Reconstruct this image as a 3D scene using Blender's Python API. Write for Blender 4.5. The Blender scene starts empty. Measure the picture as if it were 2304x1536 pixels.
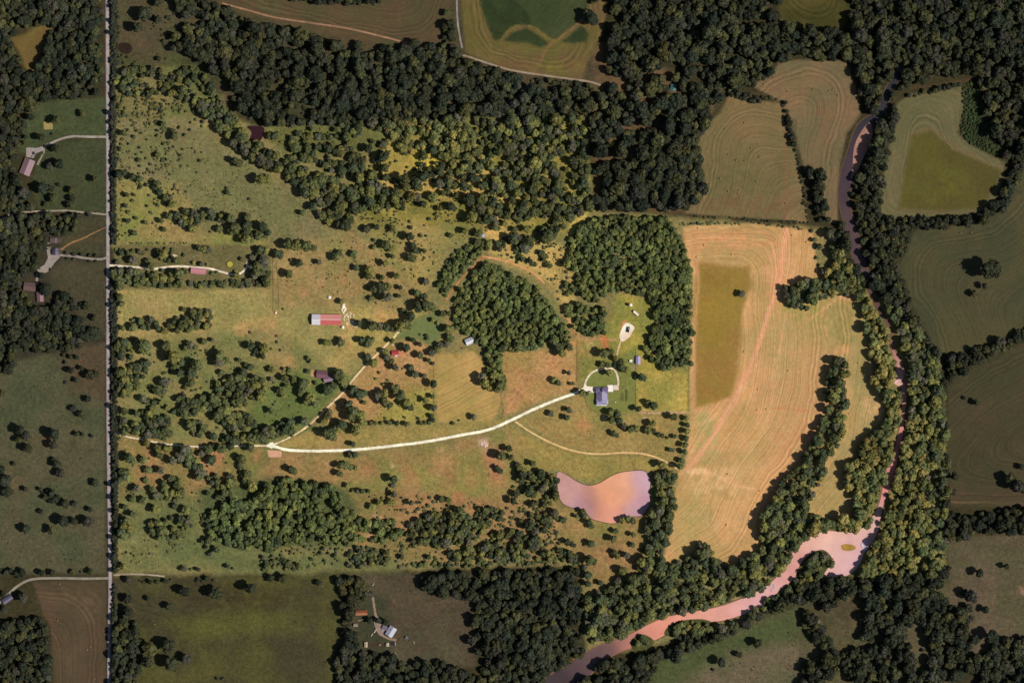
import bpy, bmesh, math, random
import numpy as np
from mathutils import Vector, Matrix
random.seed(7); rng = np.random.default_rng(11)
scene = bpy.context.scene
C = scene.collection

# ------------------------------------------------------------------ camera, sky, sun, exposure
S = 0.7                                   # metres per plan unit
def W(px, py, z=0.0): return Vector(((px-1152)*S, (768-py)*S, z))
H = 3600.0
cam = bpy.data.cameras.new('camera'); cam_o = bpy.data.objects.new('camera', cam); C.objects.link(cam_o)
cam_o.location = (0, 0, H); cam_o.rotation_euler = (0, 0, 0)
cam.sensor_width = 36; cam.lens = 36*H/(2304*S); cam.clip_start = 10; cam.clip_end = 30000
scene.camera = cam_o
SUN_AZ, SUN_EL = math.radians(103), math.radians(43)
world = bpy.data.worlds.new('World'); scene.world = world; world.use_nodes = True
nt = world.node_tree; nt.nodes.clear()
sky = nt.nodes.new('ShaderNodeTexSky'); sky.sky_type = 'NISHITA'; sky.sun_disc = False
sky.sun_elevation = SUN_EL; sky.sun_rotation = SUN_AZ
bg = nt.nodes.new('ShaderNodeBackground'); bg.inputs[1].default_value = 0.05
wo = nt.nodes.new('ShaderNodeOutputWorld')
nt.links.new(sky.outputs[0], bg.inputs[0]); nt.links.new(bg.outputs[0], wo.inputs[0])
sun = bpy.data.lights.new('sun', 'SUN'); sun.energy = 4.6; sun.angle = math.radians(0.5); sun.color = (1.0, 0.93, 0.84)
sun_o = bpy.data.objects.new('sun', sun); C.objects.link(sun_o)
sv = Vector((math.sin(SUN_AZ)*math.cos(SUN_EL), math.cos(SUN_AZ)*math.cos(SUN_EL), math.sin(SUN_EL)))
sun_o.rotation_euler = sv.to_track_quat('Z', 'Y').to_euler(); sun_o.location = sv*3000
vs = scene.view_settings; vs.view_transform = 'Standard'; vs.look = 'None'; vs.gamma = 1; vs.use_curve_mapping = False; vs.exposure = 0.0
scene.render.engine = 'CYCLES'

KR, KG, KB = 1.05, 1.02, 1.00             # light arriving on open level ground
def lin(c):
    c = np.asarray(c, float)/255.0
    return np.where(c <= 0.04045, c/12.92, ((c+0.055)/1.055)**2.4)
def alb(c):                               # colour seen in full sun -> reflectance
    return np.clip(lin(c)/np.array([KR, KG, KB]), 0, 0.85)

# ------------------------------------------------------------------ helpers
def link(o): C.objects.link(o); return o
def tag(o, label=None, cat=None, group=None, kind=None):
    if label: o['label'] = label
    if cat: o['category'] = cat
    if group: o['group'] = group
    if kind: o['kind'] = kind
    return o
def empty(name, loc, rz=0, label=None, cat=None, group=None):
    o = bpy.data.objects.new(name, None); o.location = loc; o.rotation_euler = (0, 0, rz); o.empty_display_size = 1
    link(o); return tag(o, label, cat, group)
def mesh_obj(name, bm, mat, parent=None, smooth=False):
    me = bpy.data.meshes.new(name); bm.to_mesh(me); bm.free()
    for m in (mat if isinstance(mat, (list, tuple)) else [mat]): me.materials.append(m)
    if smooth:
        me.polygons.foreach_set('use_smooth', [True]*len(me.polygons))
    o = bpy.data.objects.new(name, me); link(o)
    if parent: o.parent = parent
    return o
def box(bm, x0, x1, y0, y1, z0, z1, rz=0, c=(0, 0)):
    vs_ = []
    for z in (z0, z1):
        for x, y in ((x0, y0), (x1, y0), (x1, y1), (x0, y1)):
            if rz:
                dx, dy = x-c[0], y-c[1]; x, y = c[0]+dx*math.cos(rz)-dy*math.sin(rz), c[1]+dx*math.sin(rz)+dy*math.cos(rz)
            vs_.append(bm.verts.new((x, y, z)))
    for f in ((0, 3, 2, 1), (4, 5, 6, 7), (0, 1, 5, 4), (1, 2, 6, 5), (2, 3, 7, 6), (3, 0, 4, 7)):
        bm.faces.new([vs_[i] for i in f])
def cyl(bm, x, y, z0, z1, r0, r1=None, n=12):
    r1 = r0 if r1 is None else r1
    a = [bm.verts.new((x+r0*math.cos(2*math.pi*k/n), y+r0*math.sin(2*math.pi*k/n), z0)) for k in range(n)]
    b = [bm.verts.new((x+r1*math.cos(2*math.pi*k/n), y+r1*math.sin(2*math.pi*k/n), z1)) for k in range(n)]
    for k in range(n): bm.faces.new((a[k], a[(k+1) % n], b[(k+1) % n], b[k]))
    bm.faces.new(b); bm.faces.new(a[::-1])
def tube(bm, p, q, r0, r1, n=6):
    p, q = Vector(p), Vector(q); d = (q-p).normalized()
    u = d.orthogonal().normalized(); v = d.cross(u)
    a = [bm.verts.new(p+(u*math.cos(2*math.pi*k/n)+v*math.sin(2*math.pi*k/n))*r0) for k in range(n)]
    b = [bm.verts.new(q+(u*math.cos(2*math.pi*k/n)+v*math.sin(2*math.pi*k/n))*r1) for k in range(n)]
    for k in range(n): bm.faces.new((a[k], a[(k+1) % n], b[(k+1) % n], b[k]))
    bm.faces.new(b)

# ------------------------------------------------------------------ materials
def new_mat(name):
    m = bpy.data.materials.new(name); m.use_nodes = True; t = m.node_tree
    return m, t, t.nodes, t.links, t.nodes['Principled BSDF']
def math_node(t, op, a, b=None, c=None):
    n = t.nodes.new('ShaderNodeMath'); n.operation = op
    for i, v in enumerate((a, b, c)):
        if v is None: continue
        if isinstance(v, (int, float)): n.inputs[i].default_value = v
        else: t.links.new(v, n.inputs[i])
    return n.outputs[0]
def noise(t, vec, scale, detail=3, rough=0.55, dim='3D', w=None):
    n = t.nodes.new('ShaderNodeTexNoise'); n.noise_dimensions = dim
    n.inputs['Scale'].default_value = scale; n.inputs['Detail'].default_value = detail; n.inputs['Roughness'].default_value = rough
    if vec is not None and dim != '1D': t.links.new(vec, n.inputs['Vector'])
    if w is not None: t.links.new(w, n.inputs['W'])
    return n.outputs['Fac']
def vscale(t, col, fac):
    n = t.nodes.new('ShaderNodeVectorMath'); n.operation = 'SCALE'
    t.links.new(col, n.inputs[0]); t.links.new(fac, n.inputs['Scale']); return n.outputs[0]
def pos(t):
    return t.nodes.new('ShaderNodeNewGeometry').outputs['Position']
def ground_mat(name, amp=1.0, streak=0.0, freq=0.22, rough=0.95, speck=0.0, bump=0.3):
    m, t, N, L, b = new_mat(name)
    a = N.new('ShaderNodeAttribute'); a.attribute_name = 'Col'
    P = pos(t)
    n1 = noise(t, P, 0.45, 4, 0.7); n2 = noise(t, P, 0.16, 4, 0.6); n3 = noise(t, P, 0.03, 3, 0.6)
    f = math_node(t, 'MULTIPLY_ADD', n1, 1.5*amp, 1-0.75*amp)
    f = math_node(t, 'MULTIPLY', f, math_node(t, 'MULTIPLY_ADD', n2, 1.1*amp, 1-0.55*amp))
    f = math_node(t, 'MULTIPLY', f, math_node(t, 'MULTIPLY_ADD', n3, 0.6*amp, 1-0.3*amp))
    if streak:
        u = N.new('ShaderNodeAttribute'); u.attribute_name = 'u'
        wob = noise(t, P, 0.02, 2, 0.5)
        uu = math_node(t, 'MULTIPLY_ADD', wob, 14.0, u.outputs['Fac'])
        s1 = noise(t, None, freq, 1.5, 0.6, '1D', uu); s2 = noise(t, None, freq*0.22, 2, 0.5, '1D', uu)
        brk = noise(t, P, 0.05, 3, 0.6)
        k = math_node(t, 'MULTIPLY_ADD', brk, 1.6, -0.1)
        s = math_node(t, 'MULTIPLY', math_node(t, 'SUBTRACT', s1, 0.5), math_node(t, 'MULTIPLY', k, 3.6*streak))
        s = math_node(t, 'MULTIPLY_ADD', math_node(t, 'SUBTRACT', s2, 0.5), 0.55*streak, s)
        f = math_node(t, 'MULTIPLY', f, math_node(t, 'ADD', s, 1.0))
    if speck:
        v = N.new('ShaderNodeTexVoronoi'); v.inputs['Scale'].default_value = 0.33; L.new(P, v.inputs['Vector'])
        d = math_node(t, 'LESS_THAN', v.outputs['Distance'], 0.27)
        g = math_node(t, 'GREATER_THAN', noise(t, P, 0.05, 3, 0.6), 0.52)
        f = math_node(t, 'MULTIPLY', f, math_node(t, 'MULTIPLY_ADD', math_node(t, 'MULTIPLY', d, g), -speck, 1.0))
    col = vscale(t, a.outputs['Color'], f)
    # dry / green drift of the sward
    mixn = N.new('ShaderNodeMix'); mixn.data_type = 'RGBA'; mixn.blend_type = 'MULTIPLY'
    mixn.inputs[6].default_value = (1, 1, 1, 1)
    hue = noise(t, P, 0.07, 4, 0.6)
    hm = N.new('ShaderNodeMix'); hm.data_type = 'RGBA'; L.new(hue, hm.inputs[0])
    hm.inputs[6].default_value = (1.16, 0.98, 0.90, 1); hm.inputs[7].default_value = (0.87, 1.03, 1.04, 1)
    mm = N.new('ShaderNodeVectorMath'); mm.operation = 'MULTIPLY'
    L.new(col, mm.inputs[0]); L.new(hm.outputs[2], mm.inputs[1])
    N.remove(mixn)
    L.new(mm.outputs[0], b.inputs['Base Color']); b.inputs['Roughness'].default_value = rough
    b.inputs['Specular IOR Level'].default_value = 0.15
    bp = N.new('ShaderNodeBump'); bp.inputs['Strength'].default_value = bump; bp.inputs['Distance'].default_value = 0.6
    L.new(noise(t, P, 0.8, 4, 0.7), bp.inputs['Height']); L.new(bp.outputs[0], b.inputs['Normal'])
    return m
def plain(name, c, rough=0.8, amp=0.25, scale=0.6, spec=0.3, metal=0.0, raw=False):
    m, t, N, L, b = new_mat(name)
    col = c if raw else alb(c)
    rgb = N.new('ShaderNodeRGB'); rgb.outputs[0].default_value = (*[float(x) for x in col], 1)
    P = pos(t); n = noise(t, P, scale, 4, 0.65)
    f = math_node(t, 'MULTIPLY_ADD', n, 2*amp, 1-amp)
    L.new(vscale(t, rgb.outputs[0], f), b.inputs['Base Color'])
    b.inputs['Roughness'].default_value = rough; b.inputs['Specular IOR Level'].default_value = spec; b.inputs['Metallic'].default_value = metal
    return m
def leaf_mat(name):
    m, t, N, L, b = new_mat(name)
    a = N.new('ShaderNodeAttribute'); a.attribute_type = 'INSTANCER'; a.attribute_name = 'tint'
    oi = N.new('ShaderNodeObjectInfo')
    tc = N.new('ShaderNodeTexCoord')
    n1 = noise(t, tc.outputs['Object'], 5.0, 3, 0.6)
    n2 = noise(t, pos(t), 0.28, 3, 0.6)
    f = math_node(t, 'MULTIPLY_ADD', n1, 1.3, 0.35)
    f = math_node(t, 'MULTIPLY', f, math_node(t, 'MULTIPLY_ADD', n2, 0.7, 0.65))
    L.new(vscale(t, a.outputs['Color'], f), b.inputs['Base Color'])
    b.inputs['Roughness'].default_value = 0.75; b.inputs['Specular IOR Level'].default_value = 0.15
    return m
M_ground = ground_mat('ground_scrub_grass', 1.15, speck=0.45)
M_mown = ground_mat('mown_hay', 0.5, streak=0.30, freq=0.36)
M_crop = ground_mat('crop_rows', 0.6, streak=0.25, freq=0.3, bump=0.8)
M_lawn = ground_mat('lawn_grass', 0.55, speck=0.0)
M_track = ground_mat('track_dirt', 0.5)
M_leaf = leaf_mat('leaves')
M_bark = plain('bark', (70, 58, 45), 0.9)

# ------------------------------------------------------------------ plan painting: reflectance of the ground, cell = 2 plan units
X0, Y0, X1, Y1, RES = -200, -200, 2504, 1736, 2.0
NX, NY = int((X1-X0)/RES), int((Y1-Y0)/RES)
gx, gy = np.meshgrid(X0+(np.arange(NX)+.5)*RES, Y0+(np.arange(NY)+.5)*RES)
def fbm(shape, cell, octaves=4, seed=0, x=None, y=None):
    r = np.random.default_rng(seed); out = np.zeros(x.shape); a = 1.0; tot = 0
    for o in range(octaves):
        n = 257; g = r.random((n, n))
        fx, fy = (x-X0)/cell, (y-Y0)/cell
        ix, iy = np.floor(fx).astype(int), np.floor(fy).astype(int)
        tx, ty = fx-ix, fy-iy; tx = tx*tx*(3-2*tx); ty = ty*ty*(3-2*ty)
        ix %= n-1; iy %= n-1
        v = (g[iy, ix]*(1-tx)+g[iy, ix+1]*tx)*(1-ty)+(g[iy+1, ix]*(1-tx)+g[iy+1, ix+1]*tx)*ty
        out += a*v; tot += a; a *= 0.5; cell *= 0.5
    return out/tot
def inside(poly, x, y):
    p = np.asarray(poly, float); c = np.zeros(np.shape(x), bool); j = len(p)-1
    for i in range(len(p)):
        xi, yi = p[i]; xj, yj = p[j]
        if yi != yj:
            c ^= ((yi > y) != (yj > y)) & (x < (xj-xi)*(y-yi)/(yj-yi)+xi)
        j = i
    return c
def seg_dist(pts, x, y, closed=True):
    p = np.asarray(pts, float); n = len(p); d = np.full(np.shape(x), 1e9)
    for i in range(n if closed else n-1):
        a = p[i]; b = p[(i+1) % n]; ab = b-a; L2 = max(float(ab@ab), 1e-9)
        t = np.clip(((x-a[0])*ab[0]+(y-a[1])*ab[1])/L2, 0, 1)
        d = np.minimum(d, (x-a[0]-t*ab[0])**2+(y-a[1]-t*ab[1])**2)
    return np.sqrt(d)
def smooth_line(pts, n=6, closed=False):
    P = [np.array(p, float) for p in pts]; out = []; m = len(P)
    for i in range(m if closed else m-1):
        g = (lambda k: P[k % m]) if closed else (lambda k: P[min(max(k, 0), m-1)])
        a, b, c, d = g(i-1), g(i), g(i+1), g(i+2)
        for k in range(n):
            t = k/n
            out.append(0.5*((2*b)+(-a+c)*t+(2*a-5*b+4*c-d)*t*t+(-a+3*b-3*c+d)*t**3))
    if not closed: out.append(P[-1])
    return np.array(out)

PROP = [(259,150),(437,150),(470,172),(500,205),(515,240),(540,270),(578,282),(1318,256),(1334,470),(1868,516),(1900,585),(1940,640),(2010,690),
        (2070,745),(2105,800),(2122,880),(2127,1280),(1850,1300),(1800,1315),(1720,1370),(1640,1415),(1520,1435),(1440,1463),(1318,1468),
        (1306,1270),(415,1293),(330,1286),(256,1287),(256,650),(607,646),(607,552),(256,552)]
base_in = inside(PROP, gx, gy)
n_a = fbm(None, 60, 5, 1, gx, gy); n_b = fbm(None, 18, 4, 2, gx, gy); n_f = fbm(None, 9, 3, 8, gx, gy); n_c = fbm(None, 140, 4, 3, gx, gy)
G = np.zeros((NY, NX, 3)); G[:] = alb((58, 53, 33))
warpx = (fbm(None, 30, 4, 5, gx, gy)-.5)*26; warpy = (fbm(None, 30, 4, 6, gx, gy)-.5)*26
def bbox(poly, pad):
    p = np.asarray(poly); i0 = max(int((p[:, 0].min()-pad-X0)/RES), 0); i1 = min(int((p[:, 0].max()+pad-X0)/RES)+1, NX)
    j0 = max(int((p[:, 1].min()-pad-Y0)/RES), 0); j1 = min(int((p[:, 1].max()+pad-Y0)/RES)+1, NY)
    return slice(j0, j1), slice(i0, i1)
def lift(c):
    c = np.array(c, float); m = c.max(); g = 1+.22*np.clip((205-m)/55, 0, 1); return np.clip(c*g+np.array([0, 0, 4]), 0, 255)
def paint(poly, c, soft=4, warp=0.5, c2=None, alpha=1.0, field=False):
    if not field: c = lift(c); c2 = None if c2 is None else lift(c2)
    sl = bbox(poly, soft+15); x = gx[sl]+warp*warpx[sl]; y = gy[sl]+warp*warpy[sl]
    ins = inside(poly, x, y); d = seg_dist(poly, x, y)*np.where(ins, 1, -1)
    m = np.clip(0.5+d/max(soft, .1)/2, 0, 1)[..., None]*alpha
    col = alb(c)
    if c2 is not None:
        k = np.clip((n_a[sl]-.5)*3.2+.5, 0, 1)[..., None]; col = alb(c)*(1-k)+alb(c2)*k
    G[sl] = G[sl]*(1-m)+col*m
def patch(x, y, r, c, a=0.7, ry=None):
    c = np.clip(np.array(c)*(1.12 if x < 1540 else 1.04), 0, 250)
    ry = ry or r; sl = bbox([(x-r*2, y-ry*2), (x+r*2, y+ry*2)], 4)
    d = np.sqrt(((gx[sl]-x+warpx[sl]*.6)/r)**2+((gy[sl]-y+warpy[sl]*.6)/ry)**2)
    m = np.clip((1.45-d)*1.2, 0, 1)*np.clip((n_f[sl]*.6+n_b[sl]*.4-.36)*5, 0, 1)*a*(.72 if x < 1540 else .9); m = m[..., None]
    G[sl] = G[sl]*(1-m)+alb(c)*m
def line(pts, w, c, a=1.0, sm=True, soft=1.5):
    q = smooth_line(pts, 5) if sm else np.array(pts); sl = bbox(q, w+4)
    d = seg_dist(q, gx[sl], gy[sl], False)
    m = (np.clip((w/2+soft/2-d)/soft, 0, 1)*a)[..., None]
    G[sl] = G[sl]*(1-m)+alb(c)*m

# pastures (parcel colours; dimming of the land outside PROP is painted in)
paint(PROP, (100, 96, 56), 6, .5, (112, 98, 60))
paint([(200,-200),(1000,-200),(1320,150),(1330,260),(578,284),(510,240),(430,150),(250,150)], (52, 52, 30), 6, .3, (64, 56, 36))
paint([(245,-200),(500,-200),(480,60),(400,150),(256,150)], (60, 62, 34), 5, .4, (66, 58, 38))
paint([(1320,100),(1400,100),(1620,220),(1560,330),(1590,430),(1540,478),(1340,470)], (84, 66, 42), 6, .3, (58, 52, 34))
paint([(-200,830),(240,760),(240,1290),(-200,1290)], (60, 63, 40), 5, .2, (68, 64, 43))
paint([(130,760),(240,740),(240,900),(160,880)], (66, 56, 38), 20, .5)
paint([(255,1300),(770,1292),(765,1400),(750,1480),(770,1736),(255,1736)], (64, 62, 30), 5, .2, (54, 51, 30))
patch(560,1345,90,(52,42,26),.8,25); patch(480,1340,70,(50,42,27),.8,30)
paint([(380,1390),(640,1380),(650,1420),(400,1440)], (78, 80, 30), 14, 1, None, .4)
paint([(790,1290),(1070,1290),(1072,1500),(760,1500)], (64, 55, 39), 5, .3, (64, 60, 41))
paint([(800,1340),(870,1340),(880,1480),(800,1470)], (52, 52, 34), 8, .3)
paint([(1400,1736),(1500,1490),(1700,1400),(1800,1360),(1830,1736)], (72, 70, 46), 12, .5, (84, 74, 54))
paint([(1440,1480),(1640,1425),(1790,1365),(1800,1440),(1640,1470),(1480,1560)], (60, 66, 36), 14, .4)
paint([(1800,1330),(2130,1300),(2200,1480),(1900,1736),(1800,1736)], (62, 62, 36), 8, .4, (72, 65, 44))
patch(1890,1365,60,(66,56,38),.8)
paint([(2128,1205),(2504,1195),(2504,1440),(2190,1470),(2140,1350)], (68, 64, 42), 5, .2, (76, 66, 48))
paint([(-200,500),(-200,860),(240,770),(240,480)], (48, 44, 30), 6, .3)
# inside parcels
paint([(262,265),(440,268),(500,330),(560,355),(640,420),(700,470),(760,520),(700,540),(610,548),(262,548)], (104, 94, 62), 10, .8, (92, 90, 54))
paint([(262,400),(400,420),(460,520),(600,520),(600,550),(262,550)], (104, 104, 52), 14, .8, (122, 104, 62))
paint([(262,152),(440,152),(500,220),(480,265),(262,265)], (84, 86, 46), 8, .8, (100, 90, 54))
paint([(612,555),(785,525),(900,600),(920,700),(700,700),(615,690)], (124, 104, 64), 10, .8, (106, 98, 56))
paint([(800,470),(1060,440),(1090,520),(1000,560),(980,640),(940,660),(850,560)], (110, 103, 56), 12, .8, (128, 110, 64))
paint([(860,275),(1315,262),(1330,480),(1240,540),(1100,510),(800,500)], (96, 92, 42), 12, .8, (136, 118, 58))
paint([(920,345),(1010,340),(1010,375),(930,390)], (150, 132, 56), 10, .7)
paint([(840,400),(1070,380),(1170,470),(1130,510),(1040,440),(860,430)], (146, 122, 66), 12, .7)
paint([(570,285),(880,278),(860,350),(650,350)], (84, 84, 44), 8, .7)
paint([(1090,505),(1290,560),(1300,760),(1240,640),(1100,570)], (152, 128, 72), 8, .6, (134, 116, 66))
paint([(1280,490),(1320,480),(1320,520),(1280,535)], (158, 138, 70), 5, .6)
paint([(262,652),(615,650),(618,760),(262,760)], (118, 110, 62), 8, .4, (130, 112, 68))
paint([(615,695),(800,695),(840,790),(790,870),(640,860),(500,800),(500,700)], (116, 108, 62), 12, .5, (134, 116, 68))
paint([(262,760),(620,740),(800,870),(690,975),(500,1000),(262,975)], (92, 94, 52), 10, .7, (110, 100, 60))
paint([(650,830),(800,850),(760,890),(690,960),(560,990),(560,900)], (82, 90, 46), 12, .5)
paint([(780,690),(960,700),(930,760),(850,790),(800,800),(770,760)], (150, 124, 76), 10, .7, (126, 114, 60))
paint([(930,720),(985,700),(1000,740),(975,775),(900,780),(890,760)], (88, 95, 54), 4, .4)
paint([(870,770),(940,765),(985,790),(990,850),(980,945),(800,950),(700,950),(820,830)], (146, 112, 72), 6, .5, (124, 104, 58))
paint([(900,880),(985,880),(978,950),(840,950)], (124, 114, 56), 10, .5)
paint([(256,552),(607,552),(607,646),(256,650)], (86, 80, 48), 3, .2, (92, 84, 52))
paint([(620,1000),(690,970),(990,955),(1140,940),(1150,950),(1040,975),(900,998),(700,1010)], (128, 110, 60), 5, .3, (116, 104, 56))
paint([(570,1015),(800,1020),(1040,985),(1140,965),(1160,1060),(1190,1180),(1000,1130),(780,1110),(560,1080)], (122, 98, 60), 8, .5, (104, 98, 52))
paint([(900,1040),(1130,1000),(1140,1120),(960,1120)], (112, 102, 54), 14, .8, (136, 98, 64))
paint([(262,980),(620,1005),(580,1080),(470,1100),(262,1290)], (98, 94, 50), 10, .7, (128, 98, 62))
paint([(262,1090),(460,1120),(640,1240),(900,1255),(900,1285),(262,1285)], (80, 84, 48), 12, .7, (94, 92, 54))
paint([(440,1100),(620,1070),(780,1100),(900,1180),(760,1230),(500,1230)], (70, 74, 42), 8, .7)
paint([(800,1100),(1180,1130),(1260,1190),(1250,1265),(1000,1262),(800,1240)], (128, 98, 62), 10, .8, (104, 92, 52))
paint([(985,800),(1010,795),(1025,800),(1060,787),(1085,810),(1110,870),(1125,895),(1120,930),(1100,945),(1000,950),(985,945)], (166, 132, 78), 4, .2, (142, 122, 64))
paint([(1128,785),(1240,790),(1300,760),(1300,872),(1140,935),(1128,900)], (150, 112, 72), 8, .4, (128, 106, 60))
paint([(1300,765),(1385,765),(1390,830),(1320,850),(1300,860)], (106, 102, 50), 5, .2)
paint([(1380,690),(1390,660),(1475,680),(1480,720),(1450,770),(1500,835),(1550,830),(1550,925),(1432,925),(1360,760)], (106, 104, 48), 8, .3, (130, 118, 52))
paint([(1318,850),(1432,780),(1432,930),(1340,930),(1318,905)], (98, 100, 50), 4, .1)
paint([(1435,835),(1548,835),(1548,925),(1435,925)], (118, 110, 52), 5, .3, (146, 126, 62))
paint([(1165,945),(1310,885),(1345,932),(1548,930),(1525,1050),(1450,1018),(1340,1020),(1250,1000)], (126, 106, 60), 6, .5, (110, 100, 54))
paint([(1130,950),(1250,1005),(1340,1025),(1450,1025),(1520,1060),(1460,1065),(1350,1090),(1250,1058),(1180,1060)], (122, 106, 56), 8, .4, (104, 100, 50))
paint([(1190,1060),(1270,1140),(1460,1160),(1450,1260),(1330,1330),(1310,1265),(1220,1230),(1180,1120)], (110, 98, 54), 8, .6, (128, 100, 62))
patch(1370,1270,55,(124,92,62),.9); patch(1410,1200,60,(98,98,48),.6,30)
# outside lawns
paint([(60,232),(240,218),(240,306),(120,316),(60,345),(40,345)], (56, 62, 36), 4, .1)
paint([(100,322),(240,312),(240,478),(90,475),(75,440),(72,400)], (52, 56, 33), 4, .1)
paint([(140,520),(180,490),(240,487),(240,575),(135,570)], (54, 52, 33), 4, .1)
paint([(112,605),(140,588),(238,592),(240,760),(190,720),(120,650)], (58, 54, 36), 5, .2)
patch(170,1000,12,(60,54,36),.6); patch(106,993,9,(128,78,46),1.0,14); patch(88,995,20,(82,68,48),.8,15)
patch(20,1050,14,(92,78,54),.8); patch(38,1085,14,(92,78,54),.8); patch(180,540,60,(84,66,44),.4,8)
# bare patches on the pastures
for (x, y, r, c, a) in [(600,745,22,(168,128,84),.6),(540,742,16,(172,132,88),.7),(560,735,20,(160,126,78),.5),(680,655,14,(170,124,84),.7),(720,640,12,(168,122,84),.7),
    (800,640,26,(158,118,78),.5),(870,705,20,(176,126,80),.7),(690,860,10,(180,130,96),.8),(640,815,22,(172,128,80),.6),(600,800,16,(160,122,78),.5),(780,790,20,(164,134,76),.6),
    (715,745,10,(180,140,96),.4),(610,720,12,(172,126,88),.7),(880,620,12,(150,112,72),.5),(775,625,20,(150,112,74),.5),(930,620,20,(140,118,64),.5),
    (830,1060,20,(150,96,66),.6),(1090,1000,11,(214,180,160),.9),(1090,1000,18,(150,128,100),.6),(990,1010,7,(200,150,112),.8),(980,984,7,(190,146,104),.7),(884,1046,6,(190,156,124),.7),
    (925,1070,14,(150,98,66),.5),(940,1080,10,(150,96,66),.5),(1060,1070,18,(148,98,66),.45),(1035,1120,12,(156,92,62),.6),(1010,1065,12,(140,96,64),.5),(900,1050,14,(150,100,68),.4),
    (760,1000,30,(150,110,72),.4),(740,990,22,(160,120,84),.5),(870,985,14,(160,122,84),.4),(830,985,6,(170,130,92),.6),(490,1022,16,(150,98,70),.9),(455,1060,16,(160,104,70),.9),
    (580,1030,14,(150,100,70),.7),(320,1025,16,(134,104,66),.6),(290,1020,16,(134,104,66),.6),(410,1025,14,(130,92,62),.7),(275,1105,10,(134,104,72),.6),(280,835,10,(140,104,76),.8),
    (395,935,20,(150,116,72),.6),(350,888,10,(150,116,80),.8),(430,870,26,(134,110,64),.5),(450,950,20,(132,112,62),.5),(320,1190,8,(130,118,84),.6),(307,1215,9,(126,116,80),.6),
    (840,1208,10,(196,146,104),.9),(815,1210,14,(170,128,92),.7),(850,1160,12,(180,140,104),.7),(790,1160,10,(170,136,104),.6),(960,1165,22,(164,126,88),.6),(1040,1175,30,(154,122,84),.5),
    (1160,1180,30,(140,112,82),.6),(1190,1150,20,(134,106,78),.6),(1120,1200,20,(130,106,74),.4),(1210,1210,20,(134,106,78),.5),(1000,1160,16,(150,116,80),.5),(1100,1250,20,(134,110,66),.5),
    (1120,530,20,(200,160,92),.7),(1100,520,14,(206,164,96),.7),(1150,545,20,(182,146,86),.6),(1360,768,10,(190,116,72),.9),(1330,780,10,(224,176,130),.9),(1330,780,22,(160,120,76),.7),
    (1290,762,18,(170,122,76),.7),(1180,850,30,(166,114,78),.5),(1160,890,16,(170,112,84),.6),(1250,820,24,(164,116,72),.4),(1220,880,16,(160,112,76),.5),(1310,950,16,(170,120,80),.5),(1320,960,14,(176,112,80),.5),
    (1280,925,14,(160,122,84),.5),(1440,812,8,(160,124,84),.6),(1425,825,6,(150,120,100),.7),(1440,705,8,(140,122,70),.5),(1480,690,22,(146,130,54),.6),(1530,850,16,(150,124,66),.5),(1445,940,6,(200,158,110),.9),
    (1190,1010,16,(168,130,84),.4),(1160,1000,22,(168,128,86),.5),(1510,1055,10,(186,140,92),.6),(1515,1240,10,(190,150,104),.3),(1060,890,20,(186,146,92),.6),(1010,860,18,(196,150,108),.6),(1110,900,14,(196,158,110),.6),
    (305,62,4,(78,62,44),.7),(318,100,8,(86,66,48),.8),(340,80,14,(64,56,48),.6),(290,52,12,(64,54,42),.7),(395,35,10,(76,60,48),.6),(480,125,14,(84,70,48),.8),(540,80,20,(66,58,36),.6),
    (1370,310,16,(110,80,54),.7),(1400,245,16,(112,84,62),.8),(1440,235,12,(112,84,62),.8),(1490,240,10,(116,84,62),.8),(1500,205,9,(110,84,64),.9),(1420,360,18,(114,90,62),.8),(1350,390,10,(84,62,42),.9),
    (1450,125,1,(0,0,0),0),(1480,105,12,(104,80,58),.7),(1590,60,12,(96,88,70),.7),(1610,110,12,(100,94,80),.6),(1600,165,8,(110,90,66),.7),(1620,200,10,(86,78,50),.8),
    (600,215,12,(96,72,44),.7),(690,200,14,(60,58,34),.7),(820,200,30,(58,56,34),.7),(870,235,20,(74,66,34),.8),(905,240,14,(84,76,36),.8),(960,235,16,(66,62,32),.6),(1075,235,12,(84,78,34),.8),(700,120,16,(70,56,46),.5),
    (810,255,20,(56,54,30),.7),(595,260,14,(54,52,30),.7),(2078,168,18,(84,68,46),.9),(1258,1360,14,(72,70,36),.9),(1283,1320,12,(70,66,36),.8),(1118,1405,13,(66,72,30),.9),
    (1850,1255,1,(0,0,0),0),(1830,1400,1,(0,0,0),0),(1840,1398,6,(170,160,150),.9),(1900,1465,20,(92,72,50),.8),(2300,1330,9,(140,108,86),.9),(2285,1338,8,(120,96,76),.8),(2000,1480,16,(88,68,48),.8),
    (1950,1500,14,(90,72,48),.8),(2020,1460,10,(80,62,44),.7),(885,1468,8,(110,100,84),.8),(890,1475,6,(120,104,84),.8),(1420,1165,10,(120,96,60),.5),(1430,1215,14,(140,110,72),.7),(1420,1240,12,(150,116,78),.7),
    (1400,1300,12,(146,112,74),.7),(1350,1330,14,(140,108,80),.7)]:
    if a: patch(x, y, r, c, a)

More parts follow.
